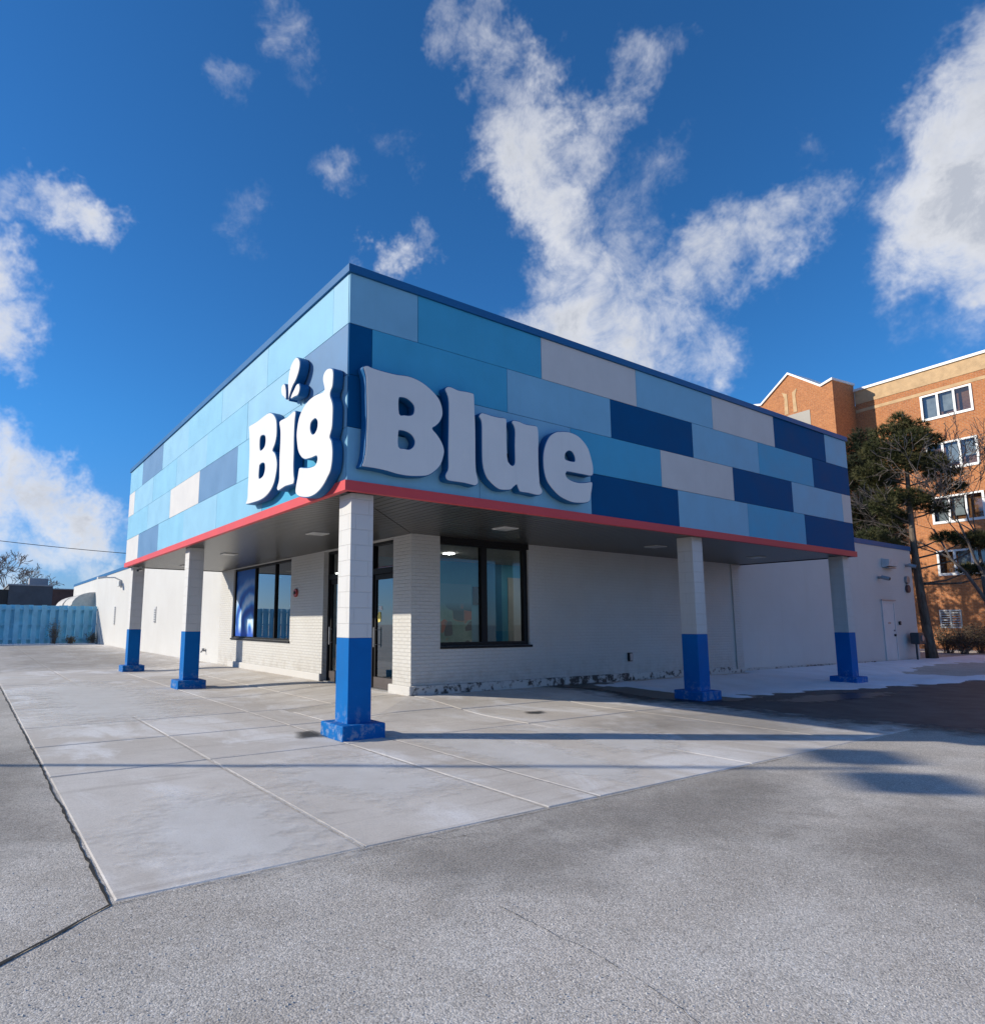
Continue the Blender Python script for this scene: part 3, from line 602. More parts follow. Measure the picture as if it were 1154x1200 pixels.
def text(name, body, size, m, parent, mat4, ex=.001):
    cu = bpy.data.curves.new(name, 'FONT'); cu.body = body; cu.size = size; cu.extrude = ex; tmp = bpy.data.objects.new(name, cu); C.objects.link(tmp)
    dg = bpy.context.evaluated_depsgraph_get(); me = bpy.data.meshes.new_from_object(tmp.evaluated_get(dg)); bpy.data.objects.remove(tmp); me.transform(mat4); me.materials.clear(); me.materials.append(m)
    o = bpy.data.objects.new(name, me); C.objects.link(o); o.parent = parent; return o
MX = lambda x, y, z: Matrix.Translation((x,y,z)) @ Matrix(((0,0,-1,0),(-1,0,0,0),(0,1,0,0),(0,0,0,1)))
text('door_number', '70', .15, PAPER, ent, MX(x+.052, 6.30, 1.66))
box('door_notice', PAPER, ent, x+.050, x+.053, 5.98, 6.16, 1.44, 1.47); 
tg = MB(); tg.prism([(4.36,1.47),(4.44,1.45),(4.47,1.56),(4.43,1.67),(4.36,1.66),(4.34,1.56)], 'x', x+.048, x+.052); tg.build('door_tag', YELM, ent); box('door_notice', PAPER, ent, x+.050, x+.053, 4.30, 4.42, 1.70, 1.78)

# interior seen through the glass
IB = paint('interior_blue_wall', (.10,.36,.55), .7); IB2 = paint('interior_deep_blue', (.02,.16,.32), .6); IW_ = paint('interior_pale_wall', (.42,.46,.47), .7)
box('interior_floor', simple('interior_floor_vinyl', (.22,.22,.23), .4), shop, D+.2, 14.0, D+.2, 16.0, .06, .117)
box('interior_ceiling', simple('ceiling_tile', (.50,.50,.49), .8), shop, D+.2, 14.0, D+.2, 16.0, 3.112, 3.14)
box('interior_wall', IB, shop, 13.8, 14.0, D+.2, 16.0, .117, 3.11); box('interior_wall', IB, shop, D+.2, 13.8, 15.8, 16.0, .117, 3.11)
par = box('interior_wall', IB, shop, 4.6, 11.0, 6.9, 7.0, .117, 3.11)
def mural_m():
    k = Mat('painted_backdrop', .7, (.2,.3,.3), .2); sp = k.sep(); cb = k.nd('ShaderNodeCombineXYZ'); k.l.new(sp[0], cb.inputs[0]); k.l.new(sp[2], cb.inputs[1])
    v = k.nd('ShaderNodeTexVoronoi', feature='SMOOTH_F1'); v.inputs['Scale'].default_value = 3.2; v.inputs['Smoothness'].default_value = .3; k.l.new(cb.outputs[0], v.inputs['Vector'])
    s3 = k.nd('ShaderNodeSeparateColor'); k.l.new(v.outputs['Color'], s3.inputs[0]); n = k.noise(2.4, 5, .6, cb.outputs[0])
    c = k.mix(k.ramp(n,.35,.65), (.10,.28,.24), (.24,.42,.40)); c = k.mix(k.ramp(s3.outputs[0],.72,.8), c, (.45,.14,.08)); c = k.mix(k.ramp(s3.outputs[1],.82,.86), c, (.5,.5,.42)); c = k.mix(k.ramp(s3.outputs[2],.75,.8), c, (.03,.08,.10))
    k.col(k.mix(k.ramp(sp[2],1.75,2.0), c, (.16,.38,.55))); return k.m
box('backdrop_panel', mural_m(), par, 5.4, 7.55, 6.87, 6.898, .6, 2.5); box('pillar', IB2, par, 7.9, 8.55, 6.75, 6.898, .12, 3.1); box('picture', DARKM, par, 7.62, 7.88, 6.86, 6.898, 1.95, 2.45); box('pale_panel', IW_, par, 8.9, 10.2, 6.87, 6.898, .3, 2.75)
EM = bpy.data.materials.new('ceiling_lamp_glow'); EM.use_nodes = True; EM.node_tree.nodes['Principled BSDF'].inputs['Emission Color'].default_value = (1,.95,.85,1); EM.node_tree.nodes['Principled BSDF'].inputs['Emission Strength'].default_value = 70
for (a, b) in ((5.6,5.3),(8.9,5.7),(6.4,9.5),(6.4,12.5),(4.6,11.0)): box('ceiling_lamp', EM, shop, a-.09, a+.09, b-.09, b+.09, 3.09, 3.111)

# service door on the shaded wall
sdm = paint('service_door_white', (.68,.68,.67), .5)
sdo = MB(); sdo.box(23.42,24.32,D-.02,D-.002,.16,2.22); sdo = sdo.build('service_door', sdm, shop)
fr = MB(); fr.box(23.34,23.415,D-.035,D-.001,.14,2.30); fr.box(24.325,24.40,D-.035,D-.001,.14,2.30); fr.box(23.415,24.325,D-.035,D-.001,2.225,2.30); fr.build('door_frame', sdm, sdo)
box('drip_cap', GREYM, sdo, 23.25, 24.45, D-.08, D-.036, 2.31, 2.34)
box('door_handle', DARKM, sdo, 24.17, 24.25, D-.07, D-.021, 1.02, 1.10); box('deadbolt', GREYM, sdo, 24.18, 24.24, D-.05, D-.021, 1.20, 1.26); box('door_sign', GREYM, sdo, 23.75, 23.97, D-.026, D-.0205, 1.47, 1.53)

# ------------------------------------------------------------------ signs
BIG = {
 'B': [[(3.24,4.70),(3.22,4.73),(3.08,4.73),(2.82,4.72),(2.57,4.73),(2.38,4.73),(2.24,4.70),(2.10,4.62),(2.01,4.52),(1.98,4.40),(1.98,4.26),(2.04,4.14),(2.12,4.07),(2.03,4.01),(1.96,3.92),(1.92,3.80),(1.95,3.66),(2.02,3.53),(2.16,3.43),(2.36,3.37),(2.60,3.35),(2.93,3.36),(3.21,3.38),(3.23,3.42),(3.17,3.48),(3.17,3.64),(3.16,3.87),(3.16,4.19),(3.18,4.43),(3.21,4.62)], [(2.69,4.35),(2.66,4.41),(2.57,4.41),(2.48,4.38),(2.44,4.32),(2.45,4.23),(2.52,4.19),(2.66,4.19)], [(2.67,3.90),(2.65,3.94),(2.55,3.95),(2.45,3.92),(2.42,3.85),(2.44,3.78),(2.51,3.73),(2.67,3.73)]],
 'i': [[(1.89,4.43),(1.86,4.47),(1.76,4.47),(1.58,4.46),(1.42,4.48),(1.32,4.48),(1.28,4.44),(1.30,4.34),(1.31,4.21),(1.31,4.07),(1.30,3.86),(1.30,3.66),(1.28,3.52),(1.26,3.45),(1.29,3.39),(1.40,3.39),(1.57,3.40),(1.70,3.39),(1.84,3.38),(1.89,3.41),(1.89,3.45),(1.83,3.54),(1.83,3.68),(1.84,3.91),(1.83,4.12),(1.84,4.30)]],
 'd1': [[(1.57,4.70),(1.58,4.83),(1.60,4.97),(1.58,5.10),(1.51,5.23),(1.38,5.29),(1.28,5.28),(1.20,5.21),(1.18,5.13),(1.22,5.03),(1.31,4.94),(1.42,4.88),(1.50,4.80),(1.55,4.73)]],
 'd2': [[(1.86,4.96),(1.83,5.02),(1.74,5.02),(1.69,4.96),(1.66,4.87),(1.66,4.75),(1.74,4.80),(1.83,4.87)]],
 'd3': [[(1.48,4.70),(1.45,4.76),(1.37,4.81),(1.29,4.86),(1.21,4.86),(1.16,4.80),(1.17,4.73),(1.23,4.68),(1.34,4.69)]],
 'g': [[(0.36,4.50),(0.36,4.53),(0.40,4.62),(0.41,4.68),(0.38,4.74),(0.30,4.77),(0.21,4.76),(0.13,4.72),(0.10,4.66),(0.10,4.56),(0.12,4.47),(0.17,4.42),(0.17,4.36),(0.12,4.28),(0.09,4.19),(0.09,4.05),(0.10,3.93),(0.13,3.87),(0.16,3.81),(0.11,3.75),(0.08,3.66),(0.07,3.58),(0.08,3.46),(0.12,3.35),(0.20,3.28),(0.31,3.20),(0.45,3.14),(0.60,3.11),(0.78,3.11),(1.01,3.15),(1.15,3.20),(1.21,3.26),(1.19,3.36),(1.15,3.46),(1.12,3.55),(1.08,3.59),(0.94,3.56),(0.78,3.53),(0.62,3.52),(0.55,3.54),(0.52,3.59),(0.54,3.63),(0.58,3.64),(0.68,3.64),(0.81,3.65),(0.93,3.67),(1.05,3.73),(1.15,3.83),(1.20,3.95),(1.23,4.09),(1.21,4.21),(1.17,4.31),(1.10,4.39),(0.96,4.47),(0.77,4.51),(0.59,4.51),(0.42,4.49)], [(0.77,4.09),(0.75,4.15),(0.68,4.17),(0.61,4.17),(0.55,4.12),(0.54,4.07),(0.56,4.01),(0.63,3.97),(0.70,3.98),(0.75,4.03)]],
}
BLUE = {
 'B': [[(0.13,4.72),(0.19,4.75),(0.25,4.74),(0.38,4.73),(0.62,4.73),(0.82,4.75),(0.99,4.73),(1.13,4.68),(1.25,4.61),(1.35,4.52),(1.40,4.40),(1.40,4.29),(1.35,4.19),(1.28,4.12),(1.23,4.08),(1.30,4.02),(1.38,3.93),(1.43,3.82),(1.42,3.72),(1.37,3.59),(1.28,3.49),(1.16,3.41),(1.03,3.38),(0.86,3.36),(0.68,3.36),(0.51,3.38),(0.35,3.39),(0.21,3.39),(0.13,3.39),(0.13,3.42),(0.15,3.47),(0.17,3.56),(0.18,3.66),(0.19,4.01),(0.18,4.36),(0.17,4.56),(0.15,4.64)], [(0.68,4.39),(0.72,4.42),(0.80,4.42),(0.88,4.38),(0.92,4.33),(0.91,4.24),(0.85,4.20),(0.76,4.19),(0.69,4.19)], [(0.68,3.93),(0.70,3.96),(0.79,3.96),(0.88,3.93),(0.93,3.86),(0.91,3.78),(0.84,3.73),(0.76,3.73),(0.68,3.74)]],
 'l': [[(1.44,4.69),(1.48,4.74),(1.55,4.75),(1.68,4.73),(1.81,4.74),(1.93,4.74),(1.97,4.71),(1.98,4.50),(1.99,4.20),(1.99,3.91),(1.99,3.69),(2.00,3.57),(2.03,3.47),(2.03,3.41),(1.98,3.37),(1.92,3.37),(1.79,3.38),(1.65,3.38),(1.51,3.38),(1.46,3.40),(1.44,3.45),(1.46,3.50),(1.49,3.57),(1.49,3.83),(1.50,4.26),(1.50,4.51),(1.48,4.61)]],
 'u': [[(2.05,4.41),(2.09,4.47),(2.16,4.48),(2.29,4.47),(2.44,4.47),(2.54,4.48),(2.59,4.45),(2.59,4.28),(2.59,4.03),(2.60,3.85),(2.64,3.79),(2.69,3.77),(2.73,3.80),(2.74,3.87),(2.74,4.10),(2.75,4.30),(2.73,4.38),(2.69,4.43),(2.71,4.47),(2.76,4.48),(2.84,4.48),(2.98,4.46),(3.13,4.47),(3.20,4.47),(3.24,4.43),(3.25,4.26),(3.24,4.06),(3.24,3.79),(3.25,3.63),(3.26,3.53),(3.30,3.47),(3.30,3.42),(3.25,3.38),(3.15,3.37),(3.01,3.38),(2.85,3.38),(2.81,3.41),(2.78,3.46),(2.77,3.48),(2.71,3.44),(2.65,3.39),(2.54,3.37),(2.42,3.37),(2.29,3.43),(2.18,3.52),(2.12,3.65),(2.10,3.81),(2.10,4.07),(2.10,4.30),(2.08,4.37)]],
 'e': [[(3.81,4.49),(3.96,4.50),(4.14,4.47),(4.28,4.39),(4.38,4.29),(4.44,4.15),(4.48,4.01),(4.48,3.90),(4.46,3.85),(4.40,3.83),(4.25,3.83),(4.07,3.83),(3.89,3.83),(3.85,3.82),(3.83,3.78),(3.87,3.73),(3.97,3.70),(4.11,3.69),(4.27,3.71),(4.41,3.74),(4.45,3.72),(4.44,3.64),(4.40,3.49),(4.37,3.41),(4.29,3.37),(4.15,3.35),(3.97,3.34),(3.80,3.37),(3.65,3.42),(3.50,3.52),(3.39,3.64),(3.34,3.79),(3.33,3.95),(3.35,4.10),(3.41,4.25),(3.50,4.37),(3.63,4.45),(3.71,4.47)], [(3.82,4.08),(3.85,4.14),(3.92,4.18),(3.99,4.17),(4.04,4.11),(4.05,4.04),(4.01,4.02),(3.92,4.02),(3.83,4.03)]],
}
def smooth_poly(pts, n=3):
    o = []; m = len(pts)
    for i in range(m):
        p0, p1, p2, p3 = (pts[(i+j-1)%m] for j in range(4))
        for q in range(n):
            t = q/n; o.append(tuple(.5*((2*p1[c])+(p2[c]-p0[c])*t+(2*p0[c]-5*p1[c]+4*p2[c]-p3[c])*t*t+(3*p1[c]-p0[c]-3*p2[c]+p3[c])*t**3) for c in (0,1)))
    return o
def outline_mesh(name, loops, P, a_front, a_back, m, parent, inset=0.0, front=True, sides=True):
    """letter body: loops[0] outer, the rest holes; P maps (u, v, depth) to world"""
    bm = bmesh.new(); rings = []
    for lp in loops:
        fr = [bm.verts.new(P(u, v, a_front)) for u, v in lp]; bk = [bm.verts.new(P(u, v, a_back)) for u, v in lp] if sides else None; rings.append((fr, bk))
        if sides:
            for i in range(len(lp)): j = (i+1) % len(lp); bm.faces.new((fr[i], fr[j], bk[j], bk[i]))
    for which in ((0, 1) if sides else (0,)):
        ed = []
        for r_ in rings:
            v = r_[which]
            for i in range(len(v)):
                e = bm.edges.get((v[i], v[(i+1)%len(v)])) or bm.edges.new((v[i], v[(i+1)%len(v)])); ed.append(e)
        bmesh.ops.triangle_fill(bm, edges=ed, use_beauty=True, use_dissolve=False)
    bmesh.ops.recalc_face_normals(bm, faces=bm.faces)
    me = bpy.data.meshes.new(name); bm.to_mesh(me); bm.free(); me.materials.append(m); o = bpy.data.objects.new(name, me); C.objects.link(o); o.parent = parent; return o
def shrink(lp, d):
    n = len(lp); A = sum(lp[i][0]*lp[(i+1)%n][1]-lp[(i+1)%n][0]*lp[i][1] for i in range(n)); sg = 1 if A > 0 else -1; o = []
    for i in range(n):
        a, b = lp[i-1], lp[(i+1)%n]; tx, ty = b[0]-a[0], b[1]-a[1]; L = math.hypot(tx, ty) or 1; o.append((lp[i][0]-ty/L*d*sg, lp[i][1]+tx/L*d*sg))
    return o
def make_sign(letters, P, label, name):
    sg = tag(empty('wall_sign'), label, 'sign')
    for key, loops in letters.items():
        ls = [smooth_poly(l, 3) for l in loops]
        nm = 'droplet' if key.startswith('d') else 'letter'
        b = outline_mesh(nm, ls, P, -.155, -.022, LET_SIDE, sg)
        fl = [shrink(ls[0], .012)]+[shrink(l, -.010) for l in ls[1:]]
        outline_mesh(nm+'_face', fl, P, -.167, -.1555, LET_FACE, b)
        us = [p[0] for p in ls[0]]; zs = [p[1] for p in ls[0]]; cu, cz = sum(us)/len(us), sum(zs)/len(zs)
        st = MB()
        a, c = P(cu-.03, cz-.03, -.021), P(cu+.03, cz+.03, -.0045)
        st.box(min(a[0],c[0]),max(a[0],c[0]),min(a[1],c[1]),max(a[1],c[1]),cz-.03,cz+.03); st.build('mounting_stud', DARKM, b)
    return sg
make_sign(BIG, lambda u, v, a: (a, u, v), 'raised white three-letter word with blue sides and splash drops on sunlit fascia', 'BIG')
make_sign(BLUE, lambda u, v, a: (u, a, v), 'raised white four-letter word with blue sides on the shaded fascia', 'BLUE')

# ------------------------------------------------------------------ small things fixed to the shop
t = tag(empty('fire_alarm'), 'small red round fire bell on white wall between window and entrance', 'alarm')
MB().tube([(D-.002,8.2,2.19),(D-.05,8.2,2.19)], .105, 20).build('bell', REDM, t, bevel=.01); MB().tube([(D-.05,8.2,2.19),(D-.075,8.2,2.19)], .04, 12).build('hub', DARKM, t)
t = tag(empty('hose_tap'), 'small grey hose tap low on the sunlit white wall', 'tap')
s = MB(); s.tube([(D-.002,15.67,.5),(D-.12,15.67,.5),(D-.16,15.67,.44)], .03, 8); s.build('spout', GREYM, t); MB().tube([(D-.08,15.67,.52),(D-.08,15.67,.58)], .05, 8).build('valve_wheel', GREYM, t)
for yy, z0, z1, lab in ((23.3,1.45,2.15,'tall narrow grey wall vent nearer the column'),(33.0,1.35,2.35,'tall narrow grey wall vent nearer the blue fence')):
    t = tag(empty('wall_vent'), lab, 'vent', 'wall vents'); MB().box(D-.03,D-.002,yy-.14,yy+.14,z0,z1).build('vent_frame', WHITEM, t)
    n = int((z1-z0)/.1)
    for k in range(n): MB().box(D-.045,D-.031,yy-.11,yy+.11,z0+.02+k*.1,z0+.075+k*.1).build('slat', GREYM, t)
t = tag(empty('floodlight'), 'white floodlight on a short arm high on the sunlit wall', 'wall light')
MB().tube([(D-.002,31.8,3.75),(D-.35,31.8,3.9),(D-.85,31.8,3.88)], .035, 8).build('arm', WHITEM, t); MB().prism([(D-1.2,3.78),(D-.75,3.86),(D-.75,3.95),(D-1.2,3.90)], 'y', 31.6, 32.0).build('lamp_head', WHITEM, t)
MB().box(D-.16,D-.002,31.55,32.05,3.42,3.72).build('housing', WHITEM, t, bevel=.02)
def seccam(x, y, z, dx, dy, lab):
    t = tag(empty('security_camera'), lab, 'camera'); MB().tube([(x,y,z),(x,y,z-.08)], .03, 8).build('mount', WHITEM, t); MB().tube([(x-dx*.05,y-dy*.05,z-.10),(x+dx*.16,y+dy*.16,z-.13)], .045, 10).build('camera_body', GREYM, t); MB().tube([(x+dx*.161,y+dy*.161,z-.131),(x+dx*.175,y+dy*.175,z-.134)], .03, 10).build('camera_lens', DARKM, t)
seccam(.34, 13.75, H+.017, -.6, -.8, 'small dark camera under soffit at the top of the farthest left column')
seccam(2.2, 14.05, H+.017, -.8, .5, 'small grey camera under the far end of the sunlit soffit')
t = tag(empty('outlet_box'), 'small dark weatherproof outlet box low on the shaded brick wall', 'outlet'); MB().box(9.12,9.24,D-.06,D-.002,.56,.76).build('box_body', DARKM, t, bevel=.01); MB().box(9.13,9.23,D-.075,D-.0605,.58,.74).build('cover', GREYM, t)
t = tag(empty('wall_pack_light'), 'boxy grey wall light above the service door', 'wall light'); MB().prism([(D-.002,3.52),(D-.22,3.58),(D-.26,3.80),(D-.002,3.86)], 'x', 23.72, 24.5).build('housing', simple('wall_pack_grey', (.55,.56,.57), .5), t); MB().box(23.78,24.44,D-.20,D-.03,3.50,3.53).build('light_lens', GREYM, t)
def wcam(x, z, lab):
    t = tag(empty('security_camera'), lab, 'camera'); MB().tube([(x,D-.002,z),(x,D-.14,z)], .05, 8).build('mount', GREYM, t); MB().tube([(x,D-.10,z+.02),(x+.05,D-.34,z-.06)], .07, 10).build('camera_body', GREYM, t); MB().tube([(x+.052,D-.345,z-.061),(x+.056,D-.365,z-.066)], .05, 10).build('camera_lens', DARKM, t)
wcam(23.3, 3.13, 'grey security camera on the shaded wall left of the service door')
wcam(25.85, 3.70, 'small security camera near the top corner of the shaded wall')
t = tag(empty('alarm_bell'), 'pair of round dark bells near the far end of the shaded wall', 'alarm')
for z_ in (3.14, 2.80): MB().tube([(25.75,D-.002,z_),(25.75,D-.09,z_)], .15, 16).build('bell', simple('bell_dull_red', (.10,.05,.05), .5) if z_ < 3 else GREYM, t, bevel=.015)
MB().box(25.71,25.79,D-.05,D-.002,2.965,2.985).build('bracket', GREYM, t)
t = tag(empty('key_box'), 'small black round key box beside the service door', 'key box'); MB().tube([(24.75,D-.002,1.50),(24.75,D-.06,1.50)], .07, 12).build('box_body', DARKM, t); MB().tube([(24.75,D-.061,1.50),(24.75,D-.07,1.50)], .035, 10).build('cover', GREYM, t)
t = tag(empty('gas_meter'), 'dark gas meter on a pipe by the far end of the shaded wall', 'meter'); GM = simple('meter_dark_grey', (.05,.055,.06), .5)
MB().box(25.25,25.75,D-.42,D-.12,.72,1.15).build('meter_body', GM, t, bevel=.05); MB().tube([(25.35,D-.27,.72),(25.35,D-.27,.05)], .035, 8).build('riser_pipe', GM, t); MB().tube([(25.7,D-.27,.80),(26.15,D-.27,.80),(26.15,D-.27,.95),(26.15,D-.002,.95)], .035, 8).build('outlet_pipe', GM, t)
MB().tube([(25.5,D-.42,.95),(25.5,D-.46,.95)], .11, 14).build('dial', GREYM, t); MB().tube([(25.95,D-.27,.73),(25.95,D-.27,.98)], .10, 10).build('regulator', GM, t)
# awnings beyond the fence
AW = simple('awning_grey_canvas', (.52,.50,.47), .8)
for k, (a, b, lab) in enumerate(((40.6,45.0,'grey canvas awning just beyond the blue fence'),(45.9,50.2,'farther grey canvas awning near the end of the white wall'))):
    t = tag(empty('awning'), lab, 'awning', 'awnings beyond the fence'); pr_ = [(D-.005,3.45)]+[(D-.005-1.35*math.sin(q*math.pi/12), 2.55+.9*math.cos(q*math.pi/12)) for q in range(1,7)]+[(D-.005,2.55)]
    MB().prism(pr_, 'y', a, b).build('canvas', AW, t); MB().box(D-1.40,D-1.36,a,b,2.42,2.60).build('valance', AW, t)

# ------------------------------------------------------------------ fence, far left
FB = paint('fence_blue_stain', (.25,.58,.78), .75, .2, .6, .2, streak=.25)
FY = 39.2; fence = tag(empty('board_fence'), 'tall light blue board on board fence closing off the left end of the lot', 'fence')
bA = MB().box(-.13,.13,-.02,.02,0,1).build('board', FB, fence); bA_m = bA.data; bpy.data.objects.remove(bA)
x = D-.16; k = 0
while x > -13:
    for dx, yy in ((0,FY-.06),(-.235,FY+.17)):
        o = bpy.data.objects.new('board', bA_m); C.objects.link(o); o.parent = fence; o.location = (x+dx, yy, .08); o.scale = (1,1,2.42+rnd.uniform(-.02,.02)); o.rotation_euler = (0, rnd.uniform(-.006,.006), 0)
    if k % 5 == 0: box('post', FB, fence, x-.19, x-.10, FY+.192, FY+.28, .0, 2.45)
    x -= .47; k += 1
for z_ in (.42, 1.30, 2.22): box('rail', FB, fence, -13, D-.02, FY-.038, FY+.148, z_, z_+.09)
o = kind(MB().box(-14,D-.1,FY-.75,FY-.2,.05,.19).build('snow_ridge', SNOW, bevel=.05), 'stuff'); o['label'] = 'thin strip of snow along the foot of the blue fence'

# ------------------------------------------------------------------ trees
def bark(name, a, b):
    k = Mat(name, .9, a, .2); n = k.noise(1.0, 6, .7, k.mapping((7,7,1.6)), .5); k.col(k.mix(k.ramp(n,.35,.65), a, b)); k.bump(n, .9, .03); return k.m
PBARK = bark('pine_bark', (.065,.05,.038), (.20,.16,.125)); TBARK = bark('bare_tree_bark', (.11,.09,.08), (.20,.17,.15)); FBARK = bark('far_tree_bark', (.16,.14,.13), (.24,.21,.20))
def leafm(name, c1, c2):
    k = Mat(name, .7, c1, .25); n = k.noise(1.1, 4, .6); k.col(k.mix(k.ramp(n,.35,.65), c1, c2)); k.b.inputs['Subsurface Weight'].default_value = 0
    return k.m
NEED = leafm('pine_needles', (.045,.056,.020), (.115,.105,.042)); NEED_D = leafm('pine_needles_dark', (.026,.036,.018), (.055,.058,.028))
def pine(base, height, pads, m, label, group, seed, rad=.22, tufts=80, lean=(0,0), bare=.4):
    r = random.Random(seed); t = tag(empty('pine_tree'), label, 'tree', group); b = Vector(base)
    def tp(z): f = z/height; return b+Vector((lean[0]*f+.10*math.sin(f*5+seed), lean[1]*f+.08*math.sin(f*4+seed*2), z))
    zs = [height*i/14 for i in range(15)]; MB().tube([tp(z)-Vector((0,0,.15 if z == 0 else 0)) for z in zs], [rad*(1.25 if z == 0 else 1)*(1-.82*z/height) for z in zs], 10).build('trunk', PBARK, t, smooth=True)
    lb = MB(); cr = MB()
    for (dx, dy, z, rx, rz) in pads:
        c = b+Vector((dx, dy, z)); zz = max(height*.3, min(z-.35*math.hypot(dx,dy)-.1, height*.97)); st = tp(zz); mid = st.lerp(c, .5)+Vector((r.uniform(-.1,.1), r.uniform(-.1,.1), -.05*(c-st).length))
        lb.tube([st, mid, c], [max(.02,.05*(1-z/height*.5)), .035, .012], 6)
        for q in range(3): e = c+Vector((r.gauss(0,.6)*rx, r.gauss(0,.6)*rx, r.gauss(0,.5)*rz)); lb.tube([mid.lerp(c, .6), e], [.018,.006], 4, False)
        n = int(tufts*rx*rx*3.8)+26
        for q in range(n):
            d = Vector((r.gauss(0,1), r.gauss(0,1), r.gauss(0,1))); d.normalize(); rr = r.random()**.45
            p = c+Vector((d.x*rx*rr, d.y*rx*rr, d.z*rz*rr)); ax = (Vector((d.x, d.y, d.z*.6+.55))).normalized()
            for k in range(17):
                v = (ax+Vector((r.gauss(0,.6), r.gauss(0,.6), r.gauss(0,.6)))).normalized(); L = r.uniform(.13,.24); wv = v.cross(Vector((r.gauss(0,1), r.gauss(0,1), r.gauss(0,1)))).normalized()*.012
                cr.quad(p-wv, p+wv, p+v*L)
    lb.build('limbs', PBARK, t, smooth=True); cr.build('crown', m, t, fix=False); return t
P4 = [(0,0,10.6,.8,.6),(.3,-.5,9.8,1.0,.6),(-.4,.5,9.0,1.1,.6),(.6,-.6,8.2,1.2,.6),(-.5,-.4,7.6,1.2,.6),(.6,.3,6.8,1.2,.7),(-.7,0,6.4,1.2,.7),(.2,-.7,5.6,1.4,.8),(.3,.6,4.6,1.4,.8),(-.6,0,3.8,1.3,.8),(.5,-.3,3.0,1.2,.7)]
def R_(dr, dz, depth=0.0):                              # offset to the photo's right by dr, away from the lens by depth
    return (.825*dr+.565*depth, -.565*dr+.825*depth, dz)
def padlist(l): return [(*R_(a, z, d), rx, rz) for a, d, z, rx, rz in l]
P1 = padlist([(-.3,.1,9.6,.45,.40),(.1,0,9.25,.6,.4),(-.85,.2,9.1,.6,.35),(.55,-.2,8.75,.6,.35),(-.3,-.6,8.7,.7,.4),(-1.2,0,8.4,.7,.4),(.15,.5,8.4,.7,.4),(.8,.2,8.1,.6,.35),(-.6,-.3,7.9,.75,.4),(-1.5,.3,7.6,.6,.35),(.2,-.5,7.7,.7,.35),(1.1,-.1,7.4,.65,.3),(-.9,.6,7.2,.6,.35),
 (-.2,-.3,6.4,.55,.35),(.35,.3,6.3,.5,.3),(-.9,.1,6.5,.6,.3),(-1.4,-.2,6.0,.55,.3),(-.5,.5,5.7,.5,.28),(.9,0,6.0,.4,.2),(1.6,.2,6.9,.55,.25),(1.9,-.2,4.75,.75,.24),(2.7,.1,4.6,.7,.22),(1.1,.1,4.85,.45,.2),(-1.0,.3,4.6,.5,.3),(-1.7,.2,4.9,.5,.3),(2.3,.3,3.6,.55,.22),(3.0,0,3.4,.6,.22)])
pine((27.15,2.85,.05), 9.9, P1, NEED, 'tall pine with a bare lower trunk at the end of the shop', 'pines', 3, .185, 95, (-.35,.1))
P2 = padlist([(0,0,10.2,.5,.5),(-.5,.1,9.6,.7,.5),(.5,-.1,9.4,.8,.5),(-.9,0,8.8,.9,.5),(.3,.4,8.7,.9,.5),(.9,0,8.3,.8,.5),(-1.1,.2,7.9,.9,.55),(0,-.6,7.9,1.0,.6),(.8,.3,7.3,.9,.5),(-.9,-.3,6.9,1.0,.6),(.2,.3,6.7,1.0,.6),(1.0,-.2,6.2,.8,.5),(-.8,.2,5.9,1.0,.6),(.3,-.4,5.6,1.0,.6),(.9,.2,5.0,.8,.5),(-.7,0,4.8,1.0,.6),(.2,.3,4.4,.9,.5),(.9,-.2,4.0,.7,.4),(-.4,0,3.7,.9,.5)])
pine((30.6,5.9,.05), 10.6, P2, NEED_D, 'dense dark pine rising behind the end of the canopy', 'pines', 8, .26, 100)
P3 = padlist([(0,0,11.3,.45,.4),(-.6,0,10.9,.6,.4),(.5,.2,10.7,.6,.4),(-1.2,.1,10.4,.55,.35),(.1,-.3,10.0,.8,.45),(-.8,.3,9.6,.8,.45),(.9,0,9.5,.7,.4),(-1.5,0,9.3,.6,.35),(0,.3,8.8,.9,.5),(.9,0,8.2,.8,.5),(-.9,0,8.0,.9,.5)])
pine((32.4,9.4,.05), 11.6, P3, NEED_D, 'pine top showing above the canopy in front of the brick gable', 'pines', 12, .26, 80)
for k, (x, y) in enumerate(((30.2,12.4),(32.8,13.8))): pine((x,y,.05), 10.9, P4, NEED_D, ('low pine hidden behind the shop shading the brick facade','second low pine behind the shop farther from the lot')[k], 'pines', 40+k, .2, 48)

